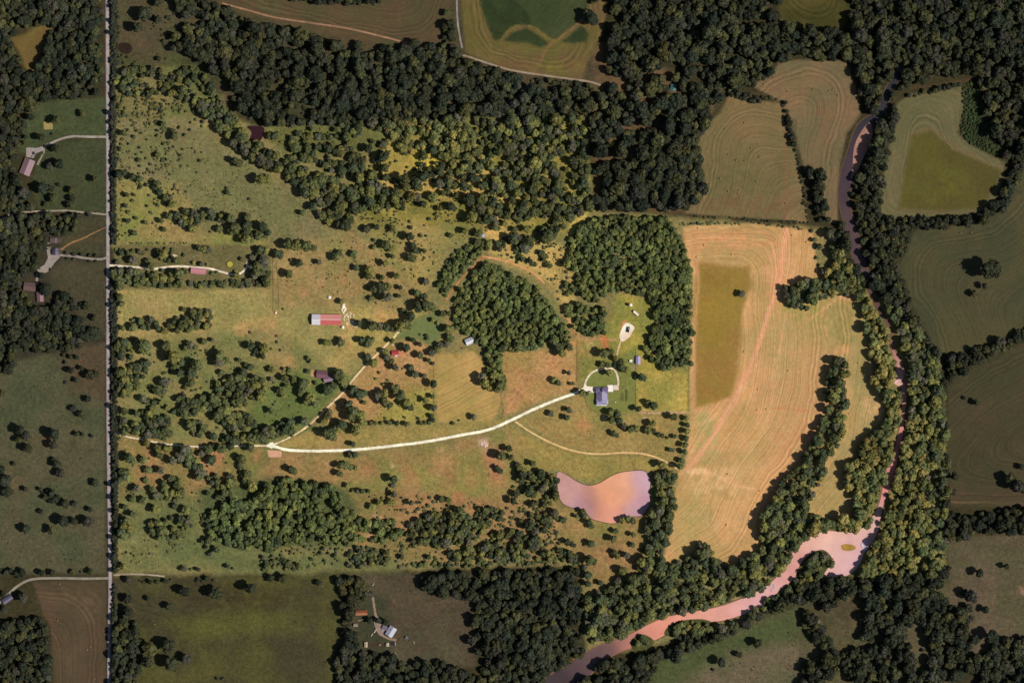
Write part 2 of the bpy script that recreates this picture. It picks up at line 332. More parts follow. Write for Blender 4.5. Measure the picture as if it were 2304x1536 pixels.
# field polygons: name, polygon, colour, colour2, material, guide, label
BIG = [(1537,512),(1600,506),(1700,503),(1828,520),(1838,600),(1852,632),(1880,640),(1925,655),(1942,700),(1945,760),(1962,800),(1963,850),(1992,910),(1985,945),(1940,985),(1908,1030),(1895,1080),(1922,1130),(1915,1165),(1812,1162),
       (1760,1170),(1705,1245),(1640,1272),(1600,1250),(1565,1232),(1500,1272),(1493,1258),(1512,1180),(1525,1062),(1542,1050),(1552,930),(1552,850),(1558,700),(1558,620),(1545,570)]
ARC = [(1866,812),(1890,806),(1907,830),(1905,900),(1893,980),(1862,1040),(1842,1085),(1818,1140),(1812,1165),(1704,1245),(1712,1160),(1735,1115),(1800,1030),(1838,985),(1852,940),(1856,870)]
OLIVE = [(1566,590),(1640,597),(1690,600),(1688,640),(1672,700),(1664,780),(1660,850),(1645,892),(1600,908),(1566,918),(1563,850),(1563,700)]
F1 = [(1640,215),(1690,225),(1755,232),(1770,280),(1790,350),(1808,420),(1818,502),(1760,495),(1620,487),(1540,480),(1560,452),(1592,430),(1578,370),(1560,335),(1600,270),(1620,255)]
F2 = [(1690,192),(1740,168),(1752,140),(1790,135),(1890,137),(1908,143),(1918,175),(1932,215),(1936,258),(1905,300),(1890,370),(1885,440),(1885,500),(1860,500),(1845,400),(1820,372),(1810,385),(1790,300),(1765,230),(1755,228)]
F3 = [(2050,212),(2110,205),(2165,193),(2168,240),(2155,300),(2180,325),(2262,366),(2258,400),(2240,445),(2215,470),(2180,482),(2050,492),(1983,494),(1982,420),(2000,330),(2015,235)]
F3i = [(2095,290),(2125,315),(2142,335),(2255,382),(2240,430),(2200,470),(2100,475),(2022,470),(2035,390),(2050,305)]
F4 = [(2060,518),(2200,503),(2262,472),(2292,410),(2310,360),(2504,340),(2504,680),(2300,745),(2250,768),(2135,800),(2105,785),(2062,705),(2032,645),(2024,600),(2038,560)]
F5 = [(2135,868),(2160,843),(2240,805),(2304,768),(2504,690),(2504,1142),(2300,1140),(2140,1137),(2130,1000)]
FA = [(490,-200),(480,0),(505,12),(540,28),(700,70),(800,92),(900,105),(985,98),(1000,70),(1010,40),(1022,-40),(1022,-200)]
FB = [(1040,-200),(1040,30),(1048,118),(1110,145),(1200,168),(1310,180),(1322,140),(1350,85),(1362,20),(1365,-200)]
CORN = [(1085,-200),(1080,10),(1098,60),(1112,92),(1130,88),(1142,72),(1165,58),(1195,60),(1225,78),(1247,92),(1262,84),(1310,45),(1322,20),(1322,-200)]
CORN_B = [(1130,93),(1152,74),(1185,63),(1215,82),(1236,98),(1215,107),(1185,97),(1150,95)]
CORN_C = [(1262,94),(1308,57),(1325,75),(1320,95),(1290,99)]
CORN_D = [(1085,-200),(1080,10),(1098,60),(1112,92),(1130,88),(1142,72),(1165,58),(1195,60),(1190,30),(1150,-5),(1140,-200)]
F6 = [(1747,-200),(1915,-200),(1912,30),(1895,70),(1800,66),(1752,62)]
BROWN = [(72,1308),(150,1306),(238,1306),(238,1736),(128,1736),(125,1560),(118,1470),(112,1405),(98,1385),(85,1340)]
HAY = [(985,800),(1010,795),(1025,800),(1060,787),(1085,810),(1110,870),(1125,895),(1120,930),(1100,945),(1000,950),(985,945)]
SHRUBBY = [(2165,195),(2185,180),(2210,195),(2215,260),(2240,310),(2262,358),(2220,345),(2180,325),(2158,300),(2168,240)]
CLEAR = [(10,76),(30,82),(60,74),(80,60),(118,55),(110,85),(98,115),(85,150),(70,172),(58,165),(48,130),(28,98)]
FIELDS = [  # fields beyond PROP have the outside dimming mixed into their colours
 ('hayfield', BIG, (204,156,106), (178,144,92), M_mown, 'broad tan mown hayfield with curved windrows west of the river'),
 ('hayfield', OLIVE, (144,118,56), (150,116,62), M_lawn, 'uncut olive rectangle left standing in the tan hayfield'),
 ('hayfield', F1, (122,102,70), (110,98,64), M_mown, 'brown mown field dotted with bales north of the tan hayfield'),
 ('hayfield', F2, (122,98,72), (108,96,68), M_mown, 'curved mown field beside the upper river bend'),
 ('hayfield', F3, (104,96,66), (96,92,62), M_mown, 'pale mown margin round the olive field in the north east'),
 ('crop_field', F3i, (88,82,38), (82,74,38), M_lawn, 'smooth olive green crop block inside its mown margin'),
 ('hayfield', F4, (78,73,48), (68,68,46), M_mown, 'large dull green field at the right edge holding one round tree'),
 ('hayfield', F5, (66,62,42), (74,64,45), M_mown, 'dark brown field below the slanting hedge at the right edge'),
 ('hayfield', FA, (74,70,46), (86,70,50), M_mown, 'striped brown field along the top edge above the long wood'),
 ('hayfield', FB, (96,88,46), (104,84,54), M_mown, 'golden mown headland wrapped round the corn at the top'),
 ('crop_field', CORN, (66,72,44), (56,66,38), M_crop, 'dark green corn block in rows at the top edge'),
 ('crop_field', CORN_D, (50,60,32), (44,54,30), M_crop, 'rougher green strip on the left of the corn block'),
 ('crop_field', CORN_B, (50,60,34), (46,56,32), M_crop, 'dark green crescent of corn below the curved headland'),
 ('crop_field', CORN_C, (50,60,34), (46,56,32), M_crop, 'small dark green corn triangle beside the lone big tree'),
 ('crop_field', F6, (80,72,36), (62,60,28), M_mown, 'small olive field at the top edge beside the river woods'),
 ('hayfield', BROWN, (86,68,52), (78,66,48), M_mown, 'brown ploughed field with curved rows in the lower left corner'),
 ('hayfield', HAY, (184,148,92), (160,136,78), M_mown, 'small golden hay meadow in the middle of the farm'),
 ('crop_field', CLEAR, (118,100,52), (102,84,48), M_lawn, 'yellow brown clearing inside the top left woods'),
]
for (nm, P_, c1, c2, mt, lb) in FIELDS:
    sb = P_ is OLIVE or P_ is F3i or P_ is CLEAR
    paint(P_, c1, 5 if sb else 2, .35 if sb else 0, c2, field=True)
paint([(1838,690),(1870,668),(1925,660),(1942,700),(1950,760),(1965,800),(1965,860),(1992,915),(1983,945),(1940,988),(1905,1035),(1895,1085),(1920,1140),(1885,1165),(1812,1160),(1845,1085),(1895,980),(1908,900),(1905,820),(1885,800),(1860,800)], (158,140,90), 10, .6, (176,146,94), .85, field=True)
paint([(1720,740),(1850,700),(1862,800),(1850,930),(1800,1020),(1740,1000),(1730,860)], (172,144,94), 24, 1.5, (190,150,102), .7, field=True)
paint([(1560,1080),(1620,1060),(1600,1200),(1530,1240),(1515,1180)], (158,146,92), 20, 1.5, (186,156,100), .7, field=True)
# bands and drifts within the fields
for (x, y, rx, ry, c, a) in [(1560,548,20,35,(192,140,96),.8),(1680,535,130,20,(192,136,92),.7),(1750,640,22,60,(206,146,100),.6),(1790,560,30,50,(182,140,90),.6),(1640,960,60,40,(190,146,92),.5),(1590,980,20,60,(150,146,90),.6),
    (1900,730,40,60,(140,126,72),.8),(1830,740,50,40,(150,136,80),.7),(1810,690,50,25,(136,132,66),.8),(1930,830,20,60,(140,128,80),.7),(1900,1000,40,40,(136,126,84),.6),(1850,1110,30,40,(146,128,78),.6),
    (1870,1080,50,60,(150,128,80),.5),(1680,880,30,60,(196,148,98),.5),(1720,800,40,50,(166,138,86),.6),(1640,1100,80,50,(198,152,100),.7),(1600,1220,60,30,(176,140,86),.6),(1560,1150,20,60,(150,138,84),.6),
    (1700,1130,30,60,(196,140,96),.6),(1790,960,60,40,(198,146,100),.5),(1770,1040,50,40,(190,140,96),.6),(1800,860,50,90,(176,132,88),.5),(1960,915,24,20,(206,160,114),.8),(1900,790,22,12,(206,148,100),.6),(1600,700,30,60,(142,116,44),.6),
    (1610,620,40,20,(124,98,44),.6),(1610,850,40,60,(140,104,54),.7),(1620,770,40,30,(134,110,42),.5),(1640,1060,50,12,(212,168,120),.7),(1570,1060,30,8,(222,180,132),.8),(1905,660,25,12,(206,150,110),.8),
    (1680,260,50,40,(118,96,62),.6),(1640,400,60,50,(92,86,56),.7),(1760,420,20,60,(96,84,56),.5),(1690,460,100,20,(108,80,56),.7),(1780,230,30,25,(124,100,70),.7),(1800,180,60,20,(116,96,64),.6),(1800,300,30,50,(92,90,60),.7),(1850,270,20,50,(118,88,62),.6),
    (1840,340,40,30,(112,88,62),.5),(2200,650,60,80,(72,64,46),.5),(2100,600,40,60,(72,66,44),.6),(2240,520,60,40,(60,60,42),.6),(2230,850,80,40,(58,58,38),.6),(2200,1000,60,60,(56,52,34),.5),(2200,1110,90,20,(74,60,44),.7),
    (760,40,140,25,(78,72,46),.5),(600,10,40,20,(78,80,48),.6),(960,50,40,40,(70,66,42),.5),(1250,150,60,12,(110,100,50),.7),(1120,120,40,20,(96,90,48),.6),(1170,1410,1,1,(0,0,0),0),(150,1340,60,20,(92,76,56),.6),(200,1370,25,30,(96,78,62),.6),(160,1470,30,60,(84,72,56),.4),
    (2130,420,50,40,(92,90,38),.6),(1850,50,30,12,(56,54,24),.6),(1800,30,40,14,(60,56,24),.8)]:
    if a: patch(x, y, rx, c, a, ry)
for (x, y, rx, ry, c, a) in [(1640,545,70,14,(206,146,104),.7),(1720,860,26,60,(196,142,104),.6),(1610,1090,60,26,(214,170,122),.6),(1750,600,30,50,(204,150,110),.6),(1790,990,50,30,(190,134,92),.6),(1660,1160,50,40,(196,152,104),.6),(1830,900,24,70,(190,138,98),.55),(1590,980,26,50,(164,152,98),.6),(1760,780,30,60,(160,142,92),.6),(1680,1050,30,60,(172,146,92),.5)]: patch(x, y, rx, c, a, ry)
# vehicle tracks, footpaths and worn lines
line([(1770,516),(1762,570),(1748,650),(1730,700),(1712,760),(1690,820),(1660,880),(1622,950),(1590,1000),(1545,1055)], 9, (222,158,120), .9)
line([(1545,1058),(1600,1062),(1650,1090),(1700,1100)], 5, (226,176,130), .6)
line([(1562,960),(1620,930),(1670,880),(1700,820)], 5, (216,164,118), .6)
line([(1700,1230),(1725,1140),(1770,1070),(1830,980)], 6, (206,150,104), .5)
line([(1640,1260),(1600,1180),(1610,1080),(1660,960)], 4, (150,134,88), .4)
line([(1735,917),(1790,921),(1840,926)], 3, (196,120,84), .7)
line([(1770,700),(1745,830),(1720,960),(1640,1080)], 4, (216,168,118), .5)

line([(1561,520),(1568,585),(1572,640),(1566,700),(1562,800),(1561,925)], 6, (190,144,96), .85)
line([(1563,925),(1600,915),(1650,890),(1668,840)], 5, (202,148,104), .6)
line([(1766,240),(1768,350),(1770,440),(1765,495)], 5, (128,92,64), .7)
line([(1745,168),(1772,220),(1790,240)], 6, (126,96,70), .6)
line([(1820,720),(1860,690),(1890,670),(1912,660)], 4, (214,160,110), .8)
line([(1862,800),(1875,798),(1900,790),(1915,812)], 5, (206,150,104), .4)
line([(2052,300),(2095,287),(2150,335),(2255,378)], 9, (110,94,66), .7, False)
line([(2040,478),(2200,476),(2240,440),(2258,395)], 4, (104,88,64), .6)
line([(1000,565),(1050,640)], 2, (140,104,64), .0)
for o in (-1.6, 1.6):
    line([(785+o,522),(815,545+o),(845,560+o),(862,585+o),(890+o,625),(915+o,655),(940+o,680)], 1.8, (178,140,92), .8)
    line([(838+o,560),(845+o,600),(880+o,640),(895+o,670),(905+o,690)], 1.6, (168,130,84), .7)
    line([(1095+o,512),(1140,548+o),(1195,592+o),(1245,622+o),(1270,650)], 1.8, (196,152,94), .8)
line([(1262,690),(1280,720),(1292,742)], 5, (206,146,100), .9)
line([(1270,660),(1300,612)], 3, (160,130,74), .6)
line([(1300,762),(1390,764)], 4, (206,150,110), .6)
line([(1360,764),(1362,784)], 16, (184,112,72), .7, False)
line([(1298,775),(1299,850)], 2, (130,88,56), .8, False)
line([(1310,790),(1345,788)], 3, (184,120,80), .6, False)
line([(1437,926),(1550,928)], 3.5, (214,172,130), .8, False)
line([(1200,1060),(1165,1000),(1130,960)], 2, (180,140,96), .7); line([(1140,960),(1148,990),(1175,1060),(1190,1110)], 2, (178,132,90), .6)
line([(1127,895),(1132,930),(1120,945)], 3, (98,98,48), .8); line([(1025,800),(1035,808),(1050,790),(1070,790),(1085,812),(1112,862),(1125,880)], 4, (126,116,56), .8)
line([(1020,802),(1038,806),(1048,788)], 2.5, (170,140,76), .8)
line([(975,790),(1000,765)], 2, (176,146,90), .6)
line([(765,752),(800,790),(840,800)], 5, (176,136,90), .6)
line([(262,759),(500,757)], 2.5, (140,122,68), .7); line([(262,265),(420,267)], 2, (124,108,70), .7)
line([(700,735),(690,760),(760,800)], 1.5, (150,128,78), .5)
for k in range(26):
    x, y = random.choice([(700,745),(560,680),(1060,880),(1030,900),(1090,880)]); 
    dx, dy = random.uniform(-60, 60), random.uniform(-30, 40); L_ = random.uniform(15, 50); an = random.choice([0, .6, .62, -1.0])
    line([(x+dx, y+dy), (x+dx+L_*math.cos(an), y+dy+L_*math.sin(an))], 1.6, (176,146,86), .35, False)
line([(400,985),(380,1000)], 1, (0,0,0), 0)
line([(300,1365),(340,1378),(385,1395),(402,1430),(415,1480),(415,1536)], 2, (46,42,26), .8); line([(262,1310),(285,1345),(305,1375)], 2.5, (100,80,56), .8)
line([(415,1480),(415,1560)], 2.5, (92,76,52), .7)
line([(140,1122),(180,1132),(230,1150)], 1.6, (96,80,54), .8); line([(0,1140),(15,1125),(40,1100)], 2, (100,80,58), .6)
line([(894,1360),(882,1345),(885,1338),(930,1340),(960,1355),(1000,1353),(1040,1348),(1068,1347)], 1.6, (104,84,60), .8)
line([(884,1345),(884,1370),(900,1395),(925,1410)], 1.5, (96,78,56), .7); line([(1040,1355),(1048,1380),(1052,1450)], 1.5, (92,74,54), .6)
line([(985,1445),(1010,1430),(1035,1440),(1040,1455)], 1.4, (90,72,52), .6); line([(905,1448),(1050,1460)], 1.4, (84,76,54), .7)
line([(2140,1130),(2360,1132)], 3, (112,90,66), .8, False)
line([(237,-200),(237,215)], 4, (70,54,42), .9, False); line([(238,760),(238,1290)], 4, (64,52,40), .9, False)
line([(0,262),(50,256),(68,248),(75,236)], 4, (78,62,44), .9)
line([(2050,200),(2120,190),(2185,180)], 4, (88,68,48), .7)
line([(1362,20),(1352,70),(1325,110),(1310,130)], 4, (122,98,64), .7)
line([(1310,45),(1255,88),(1230,110),(1215,145)], 4, (130,96,68), .9); line([(1128,90),(1142,72),(1168,58),(1200,62),(1235,88),(1252,92)], 4, (116,100,56), .9)
line([(1055,0),(1085,50),(1100,90)], 5, (108,92,54), .7)
line([(1375,190),(1400,195),(1420,190)], 3, (150,120,88), .8)

def sampleG(x, y):
    fx = np.clip((np.asarray(x)-X0)/RES-.5, 0, NX-1.001); fy = np.clip((np.asarray(y)-Y0)/RES-.5, 0, NY-1.001)
    ix, iy = fx.astype(int), fy.astype(int); tx, ty = (fx-ix)[..., None], (fy-iy)[..., None]
    return (G[iy, ix]*(1-tx)+G[iy, ix+1]*tx)*(1-ty)+(G[iy+1, ix]*(1-tx)+G[iy+1, ix+1]*tx)*ty

def sheet_mesh(name, xs, ys, quads, z, mat, u=None, col=None):
    n = len(xs); co = np.zeros((n, 3)); co[:, 0] = (xs-1152)*S; co[:, 1] = (768-ys)*S; co[:, 2] = z
    me = bpy.data.meshes.new(name)
    me.vertices.add(n); me.vertices.foreach_set('co', co.ravel())
    q = np.asarray(quads); m = len(q)
    me.loops.add(m*4); me.loops.foreach_set('vertex_index', q.ravel().astype(np.int32))
    me.polygons.add(m); me.polygons.foreach_set('loop_start', np.arange(0, m*4, 4, dtype=np.int32)); me.polygons.foreach_set('loop_total', np.full(m, 4, dtype=np.int32))
    me.update(calc_edges=True)
    c = sampleG(xs, ys) if col is None else col
    at = me.attributes.new('Col', 'FLOAT_COLOR', 'POINT'); at.data.foreach_set('color', np.column_stack([c, np.ones(n)]).astype(np.float32).ravel())
    if u is not None:
        at = me.attributes.new('u', 'FLOAT', 'POINT'); at.data.foreach_set('value', np.asarray(u, np.float32))
    me.materials.append(mat)
    o = bpy.data.objects.new(name, me); return link(o)
def grid_quads(nx, ny):
    i, j = np.meshgrid(np.arange(nx-1), np.arange(ny-1)); a = (j*nx+i).ravel()
    return np.column_stack([a, a+nx, a+nx+1, a+1])
def polygon_sheet(name, poly, step, z, mat, guide=None, dirn=None, smooth=True, col=None, rows=None):
    p = smooth_line(poly, 4, True) if smooth else np.asarray(poly, float)
    x0, y0 = p.min(0)-step; x1, y1 = p.max(0)+step
    nx, ny = int((x1-x0)/step)+2, int((y1-y0)/step)+2
    X, Y = np.meshgrid(x0+np.arange(nx)*step, y0+np.arange(ny)*step); X, Y = X.ravel(), Y.ravel()
    q = grid_quads(nx, ny); cx, cy = X[q].mean(1), Y[q].mean(1)
    q = q[inside(p, cx, cy)]
    cnt = np.zeros(len(X), int); np.add.at(cnt, q.ravel(), 1)
    bd = np.where((cnt > 0) & (cnt < 4))[0]
    px, py = X[bd], Y[bd]; best = np.full(len(bd), 1e9); bx, by = px.copy(), py.copy()
    for i in range(len(p)):
        a = p[i]; b = p[(i+1) % len(p)]; ab = b-a; L2 = max(float(ab@ab), 1e-9)
        t = np.clip(((px-a[0])*ab[0]+(py-a[1])*ab[1])/L2, 0, 1); qx, qy = a[0]+t*ab[0], a[1]+t*ab[1]
        d = (px-qx)**2+(py-qy)**2; k = d < best; best[k] = d[k]; bx[k] = qx[k]; by[k] = qy[k]
    X[bd], Y[bd] = bx, by
    used = np.where(cnt > 0)[0]; re = np.full(len(X), -1); re[used] = np.arange(len(used))
    X, Y = X[used], Y[used]; q = re[q]
    if dirn is not None: u = (X*math.cos(dirn)+Y*math.sin(dirn))*S
    else:
        hx, hy = np.meshgrid(np.arange(x0-40, x1+45, 6), np.arange(y0-40, y1+45, 6))
        D = seg_dist(p, hx, hy)*np.where(inside(p, hx, hy), 1, -1)
        if rows is not None:
            D = seg_dist(smooth_line(rows[0], 4), hx, hy, False)
            for extra, off in rows[1:]: D = np.minimum(D, seg_dist(smooth_line(extra, 4), hx, hy, False)+off)
        elif guide is not None: D = np.minimum(D, seg_dist(guide, hx, hy)*np.where(inside(guide, hx, hy), -1, 1))
        for _ in range(3):
            for ax in (0, 1):
                P2 = np.pad(D, [(5, 5) if a == ax else (0, 0) for a in (0, 1)], 'edge'); cs = np.cumsum(P2, ax); cs = np.concatenate([np.zeros_like(cs.take([0], ax)), cs], ax)
                D = (cs.take(range(11, cs.shape[ax]), ax)-cs.take(range(0, cs.shape[ax]-11), ax))/11
        fx, fy = (X-hx[0, 0])/6, (Y-hy[0, 0])/6; ix = np.clip(fx.astype(int), 0, D.shape[1]-2); iy = np.clip(fy.astype(int), 0, D.shape[0]-2); tx, ty = fx-ix, fy-iy
        u = ((D[iy, ix]*(1-tx)+D[iy, ix+1]*tx)*(1-ty)+(D[iy+1, ix]*(1-tx)+D[iy+1, ix+1]*tx)*ty)*S*1.25
    return sheet_mesh(name, X, Y, q, z, mat, u, None if col is None else col(X, Y))

# ground: one sheet, fine where it is seen and coarse out to 8 km
cx_ = np.concatenate([[-11000, -5000, -2000, -700], np.arange(-200, 2504.1, 4), [3000, 4300, 7300, 13300]])
cy_ = np.concatenate([[-11000, -5000, -2000, -700], np.arange(-200, 1736.1, 4), [2300, 3700, 6700, 12700]])
XX, YY = np.meshgrid(cx_, cy_)
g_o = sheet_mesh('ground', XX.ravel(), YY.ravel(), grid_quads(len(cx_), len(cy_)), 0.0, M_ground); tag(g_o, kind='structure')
ROWS = [(BIG, [[(1480,1420),(1600,1300),(1700,1240),(1718,1160),(1745,1110),(1805,1030),(1842,980),(1856,900),(1868,820),(1872,740),(1862,680),(1880,600),(1885,480)], ([(1500,512),(1700,500),(1850,515)], 90)]),
  (F1, [[(1800,240),(1700,215),(1640,215),(1600,270),(1565,335),(1578,400),(1540,480),(1500,560)]]), (F2, [[(1640,230),(1700,175),(1752,140),(1820,125),(1900,140),(1930,200),(1938,258),(1905,300),(1888,370),(1882,540)]]),
  (F4, [[(2400,380),(2290,420),(2250,485),(2190,505),(2065,516),(2036,560),(2022,610),(2035,660),(2065,710),(2110,800)]]), (F5, [[(2500,690),(2304,768),(2150,850),(2080,930)], ([(2080,1145),(2400,1150)], 60)]),
  (BROWN, [[(238,1800),(238,1330),(220,1308),(60,1306)]]), (FA, [[(420,-20),(505,12),(540,28),(700,70),(800,92),(900,108),(985,98),(1015,40),(1030,-100)]]), (FB, [[(1040,-200),(1042,60),(1060,120),(1110,150),(1200,172),(1310,182),(1345,110),(1370,-100)]]),
  (F6, [[(1730,-100),(1745,50),(1800,72),(1895,74),(1915,20),(1915,-150)]])]
for i, (nm, P_, c1, c2, mt, lb) in enumerate(FIELDS):
    sub = nm == 'crop_field' or P_ is OLIVE
    rw = None
    for K_, v_ in ROWS:
        if K_ is P_: rw = v_
    o = polygon_sheet(nm, P_, 4, 0.06 if P_ is not CORN_D else 0.09, mt, rows=rw,
                      dirn=(math.radians(38) if P_ is CORN else math.radians(62) if P_ is HAY else None))
    if sub: o.location.z = 0.05
    tag(o, lb, None, None, 'structure')
GARD = [('lawn', [(1320,850),(1335,838),(1360,832),(1382,833),(1388,846),(1389,866),(1345,868),(1322,866)], 'round edged lawn inside the farmhouse driveway loop'),
        ('lawn', [(930,722),(985,704),(1000,735),(990,760),(960,780),(905,776),(895,760)], 'bright green lawn hollow above the red roofed shed'),
        ('lawn', [(1319,888),(1338,884),(1430,880),(1430,925),(1380,932),(1350,932),(1328,918)], 'mown garden lawn below the farmhouse')]
for nm, P_, lb in GARD: tag(polygon_sheet(nm, P_, 4, 0.05, M_lawn), lb, kind='structure')

# ------------------------------------------------------------------ water, bars, islands
def water_mat(name):
    m, t, N, L, b = new_mat(name)
    a = N.new('ShaderNodeAttribute'); a.attribute_name = 'Col'
    f = math_node(t, 'MULTIPLY_ADD', noise(t, pos(t), 0.035, 4, 0.6), 0.55, 0.62)
    L.new(vscale(t, a.outputs['Color'], f), b.inputs['Base Color'])
    b.inputs['Roughness'].default_value = 0.12; b.inputs['IOR'].default_value = 1.33
    bp = N.new('ShaderNodeBump'); bp.inputs['Strength'].default_value = 0.12; bp.inputs['Distance'].default_value = 0.1
    L.new(noise(t, pos(t), 0.7, 3, 0.5), bp.inputs['Height']); L.new(bp.outputs[0], b.inputs['Normal'])
    return m
M_water = water_mat('silty_water')
def blend_cols(stops, base):
    def f(X, Y):
        w = np.full(len(X), 1e-9); c = np.outer(w, alb(base))
        for (x, y, r, col) in stops:
            k = np.exp(-(((X-x)**2+(Y-y)**2)/(2*r*r))); w = w+k; c = c+np.outer(k, alb(col))
        return c/w[:, None]
    return f
def grow(poly, d):
    p = np.asarray(poly, float); a = np.roll(p, 1, 0); b = np.roll(p, -1, 0); t = b-a; t /= np.linalg.norm(t, axis=1)[:, None]; n = np.column_stack([t[:, 1], -t[:, 0]])
    ar = np.sum(p[:, 0]*b[:, 1]-b[:, 0]*p[:, 1]); return p+n*(d if ar > 0 else -d)
RIVER = [(2030,150,16),(2000,205,16),(1988,235,18),(1975,262,22),(1945,290,34),(1928,335,36),(1910,390,34),(1898,440,22),(1905,480,22),(1917,520,24),(1925,560,24),(1940,600,22),(1955,640,12),(1975,690,7),(2000,740,9),
         (2010,790,7),(2026,830,18),(2034,880,12),(2032,930,6),(2026,980,10),(2014,1025,12),(2004,1060,20),(1994,1095,15),(1984,1130,9),(1972,1165,18),(1950,1205,40),(1900,1225,58),(1850,1225,60),(1810,1250,52),
         (1775,1290,34),(1745,1318,26),(1712,1345,34),(1670,1364,34),(1620,1380,32),(1565,1388,26),(1510,1402,34),(1470,1420,38),(1430,1438,32),(1390,1452,28),(1350,1470,34),(1310,1500,48),(1270,1530,54),(1220,1570,60),(1120,1680,70)]
def ribbon_poly(pts):
    q = smooth_line([p[:2] for p in pts], 4); w = smooth_line([(p[2], 0) for p in pts], 4)[:, 0]
    tg = np.gradient(q, axis=0); tg /= np.linalg.norm(tg, axis=1)[:, None]; nn = np.column_stack([-tg[:, 1], tg[:, 0]])
    return q, w, np.vstack([q+nn*w[:, None]/2, (q-nn*w[:, None]/2)[::-1]])
rq, rw, RPOLY = ribbon_poly(RIVER)
riv_cols = blend_cols([(1980,240,60,(56,54,58)),(1915,380,60,(76,62,68)),(1920,560,70,(94,74,76)),(1980,720,60,(110,76,70)),(2030,860,50,(216,156,146)),(2010,1050,60,(224,142,136)),(1970,1180,30,(226,180,170)),
    (1860,1220,40,(240,190,172)),(1915,1260,30,(228,180,184)),(1790,1270,34,(226,160,150)),(1700,1345,44,(230,174,172)),(1600,1385,46,(232,166,148)),(1500,1410,44,(236,156,132)),(1430,1440,30,(190,130,116)),(1340,1470,40,(110,86,86)),(1240,1560,70,(74,62,64))], (120,90,80))
flat = blend_cols([], (74, 62, 44))
tag(polygon_sheet('river_bank', grow(RPOLY, 3.0), 4, 0.07, M_track, smooth=False, col=blend_cols([(1640,1380,200,(120,92,68)),(1900,1230,80,(120,96,70)),(1990,1050,90,(128,92,72)),(1920,380,120,(86,70,52))], (70,60,44))), 'narrow muddy bank along the river', kind='structure')
o = polygon_sheet('river', RPOLY, 4, 0.10, M_water, smooth=False, col=riv_cols); tag(o, 'silty pink river winding down the right side to the bottom', kind='structure')
POOL = [(1965,1180),(1968,1212),(1948,1235),(1932,1272),(1905,1294),(1862,1297),(1855,1290),(1872,1262),(1885,1240),(1870,1225),(1900,1200)]
tag(polygon_sheet('river', POOL, 4, 0.13, M_water, col=riv_cols), 'wide pale pool where the river turns west', kind='structure')
POND = [(1254,1062),(1275,1068),(1300,1084),(1325,1092),(1350,1086),(1375,1071),(1400,1062),(1440,1058),(1456,1064),(1463,1080),(1461,1110),(1462,1132),(1452,1150),(1440,1160),(1415,1162),(1400,1168),(1380,1177),(1350,1172),(1330,1165),(1312,1146),(1282,1140),(1262,1126),(1254,1095)]
pond_cols = blend_cols([(1270,1090,26,(206,156,148)),(1330,1125,16,(176,124,112)),(1310,1140,16,(190,146,156)),(1370,1115,24,(234,162,122)),(1395,1088,24,(240,174,138)),(1380,1155,20,(232,160,136)),(1446,1080,18,(208,168,182)),(1452,1135,18,(202,156,168)),(1420,1155,14,(206,162,170))], (220,160,140))
tag(polygon_sheet('pond_bank', grow(POND, 1.4), 3, 0.06, M_track, col=blend_cols([], (66,58,38))), 'dark wet bank round the large pond', kind='structure')
tag(polygon_sheet('pond', POND, 3, 0.08, M_water, col=pond_cols), 'large silty pink and orange pond with a curved bank', kind='structure')
tag(polygon_sheet('pond', [(556,284),(592,286),(593,302),(585,318),(573,322),(562,313),(566,298)], 3, 0.08, M_water, col=blend_cols([], (58,34,40))), 'small dark maroon pond beside the diagonal wood', kind='structure')
tag(polygon_sheet('pond', [(264,104),(272,97),(288,97),(297,106),(294,118),(282,122),(268,115)], 3, 0.08, M_water, col=blend_cols([], (54,40,31))), 'little round brown pond near the top of the road', kind='structure')
def flat_sheet(name, poly, z, mat, c, label=None, c2=None, smooth=True, step=3, jit=0):
    if jit: poly = [(x+random.uniform(-jit, jit), y+random.uniform(-jit, jit)) for x, y in poly]
    a1, a2 = alb(c), alb(c2 or c)
    def f(X, Y):
        k = np.clip(fbm(None, 14, 3, 9, X, Y)*2-.5, 0, 1)[:, None]; return a1*(1-k)+a2*k
    o = polygon_sheet(name, poly, step, z, mat, smooth=smooth, col=f)
    return tag(o, label, kind='structure')
flat_sheet('sandbar', [(1955,276),(1964,292),(1958,325),(1945,350),(1932,378),(1918,398),(1911,412),(1918,380),(1921,335),(1934,302)], 0.17, M_track, (172,128,112), 'pale pink sandbar in the upper river bend', (150,112,100))
flat_sheet('gravel_bar', [(2028,818),(2040,842),(2045,870),(2034,880),(2018,866),(2004,858),(1996,842),(2010,838),(2022,842)], 0.17, M_track, (214,172,160), 'pebbly pink gravel bar in the narrow river', (150,110,100))
flat_sheet('sandbar', [(1893,1226),(1905,1223),(1920,1226),(1926,1232),(1915,1238),(1900,1238),(1894,1234)], 0.22, M_track, (176,134,60), 'small yellow islet in the wide river pool', (150,120,56))
for P_ in ([(1790,1297),(1805,1262),(1828,1243),(1850,1236),(1866,1246),(1872,1262),(1852,1292),(1838,1305),(1800,1318)], [(1500,1412),(1530,1396),(1580,1392),(1606,1402),(1590,1412),(1540,1422),(1498,1430)],
           [(1420,1440),(1440,1426),(1462,1432),(1472,1446),(1450,1462),(1425,1462)], [(1760,1330),(1790,1300),(1830,1300),(1800,1325),(1740,1365),(1720,1362)]):
    flat_sheet('island', P_, 0.20, M_ground, (84,84,46), None, (70,72,40))

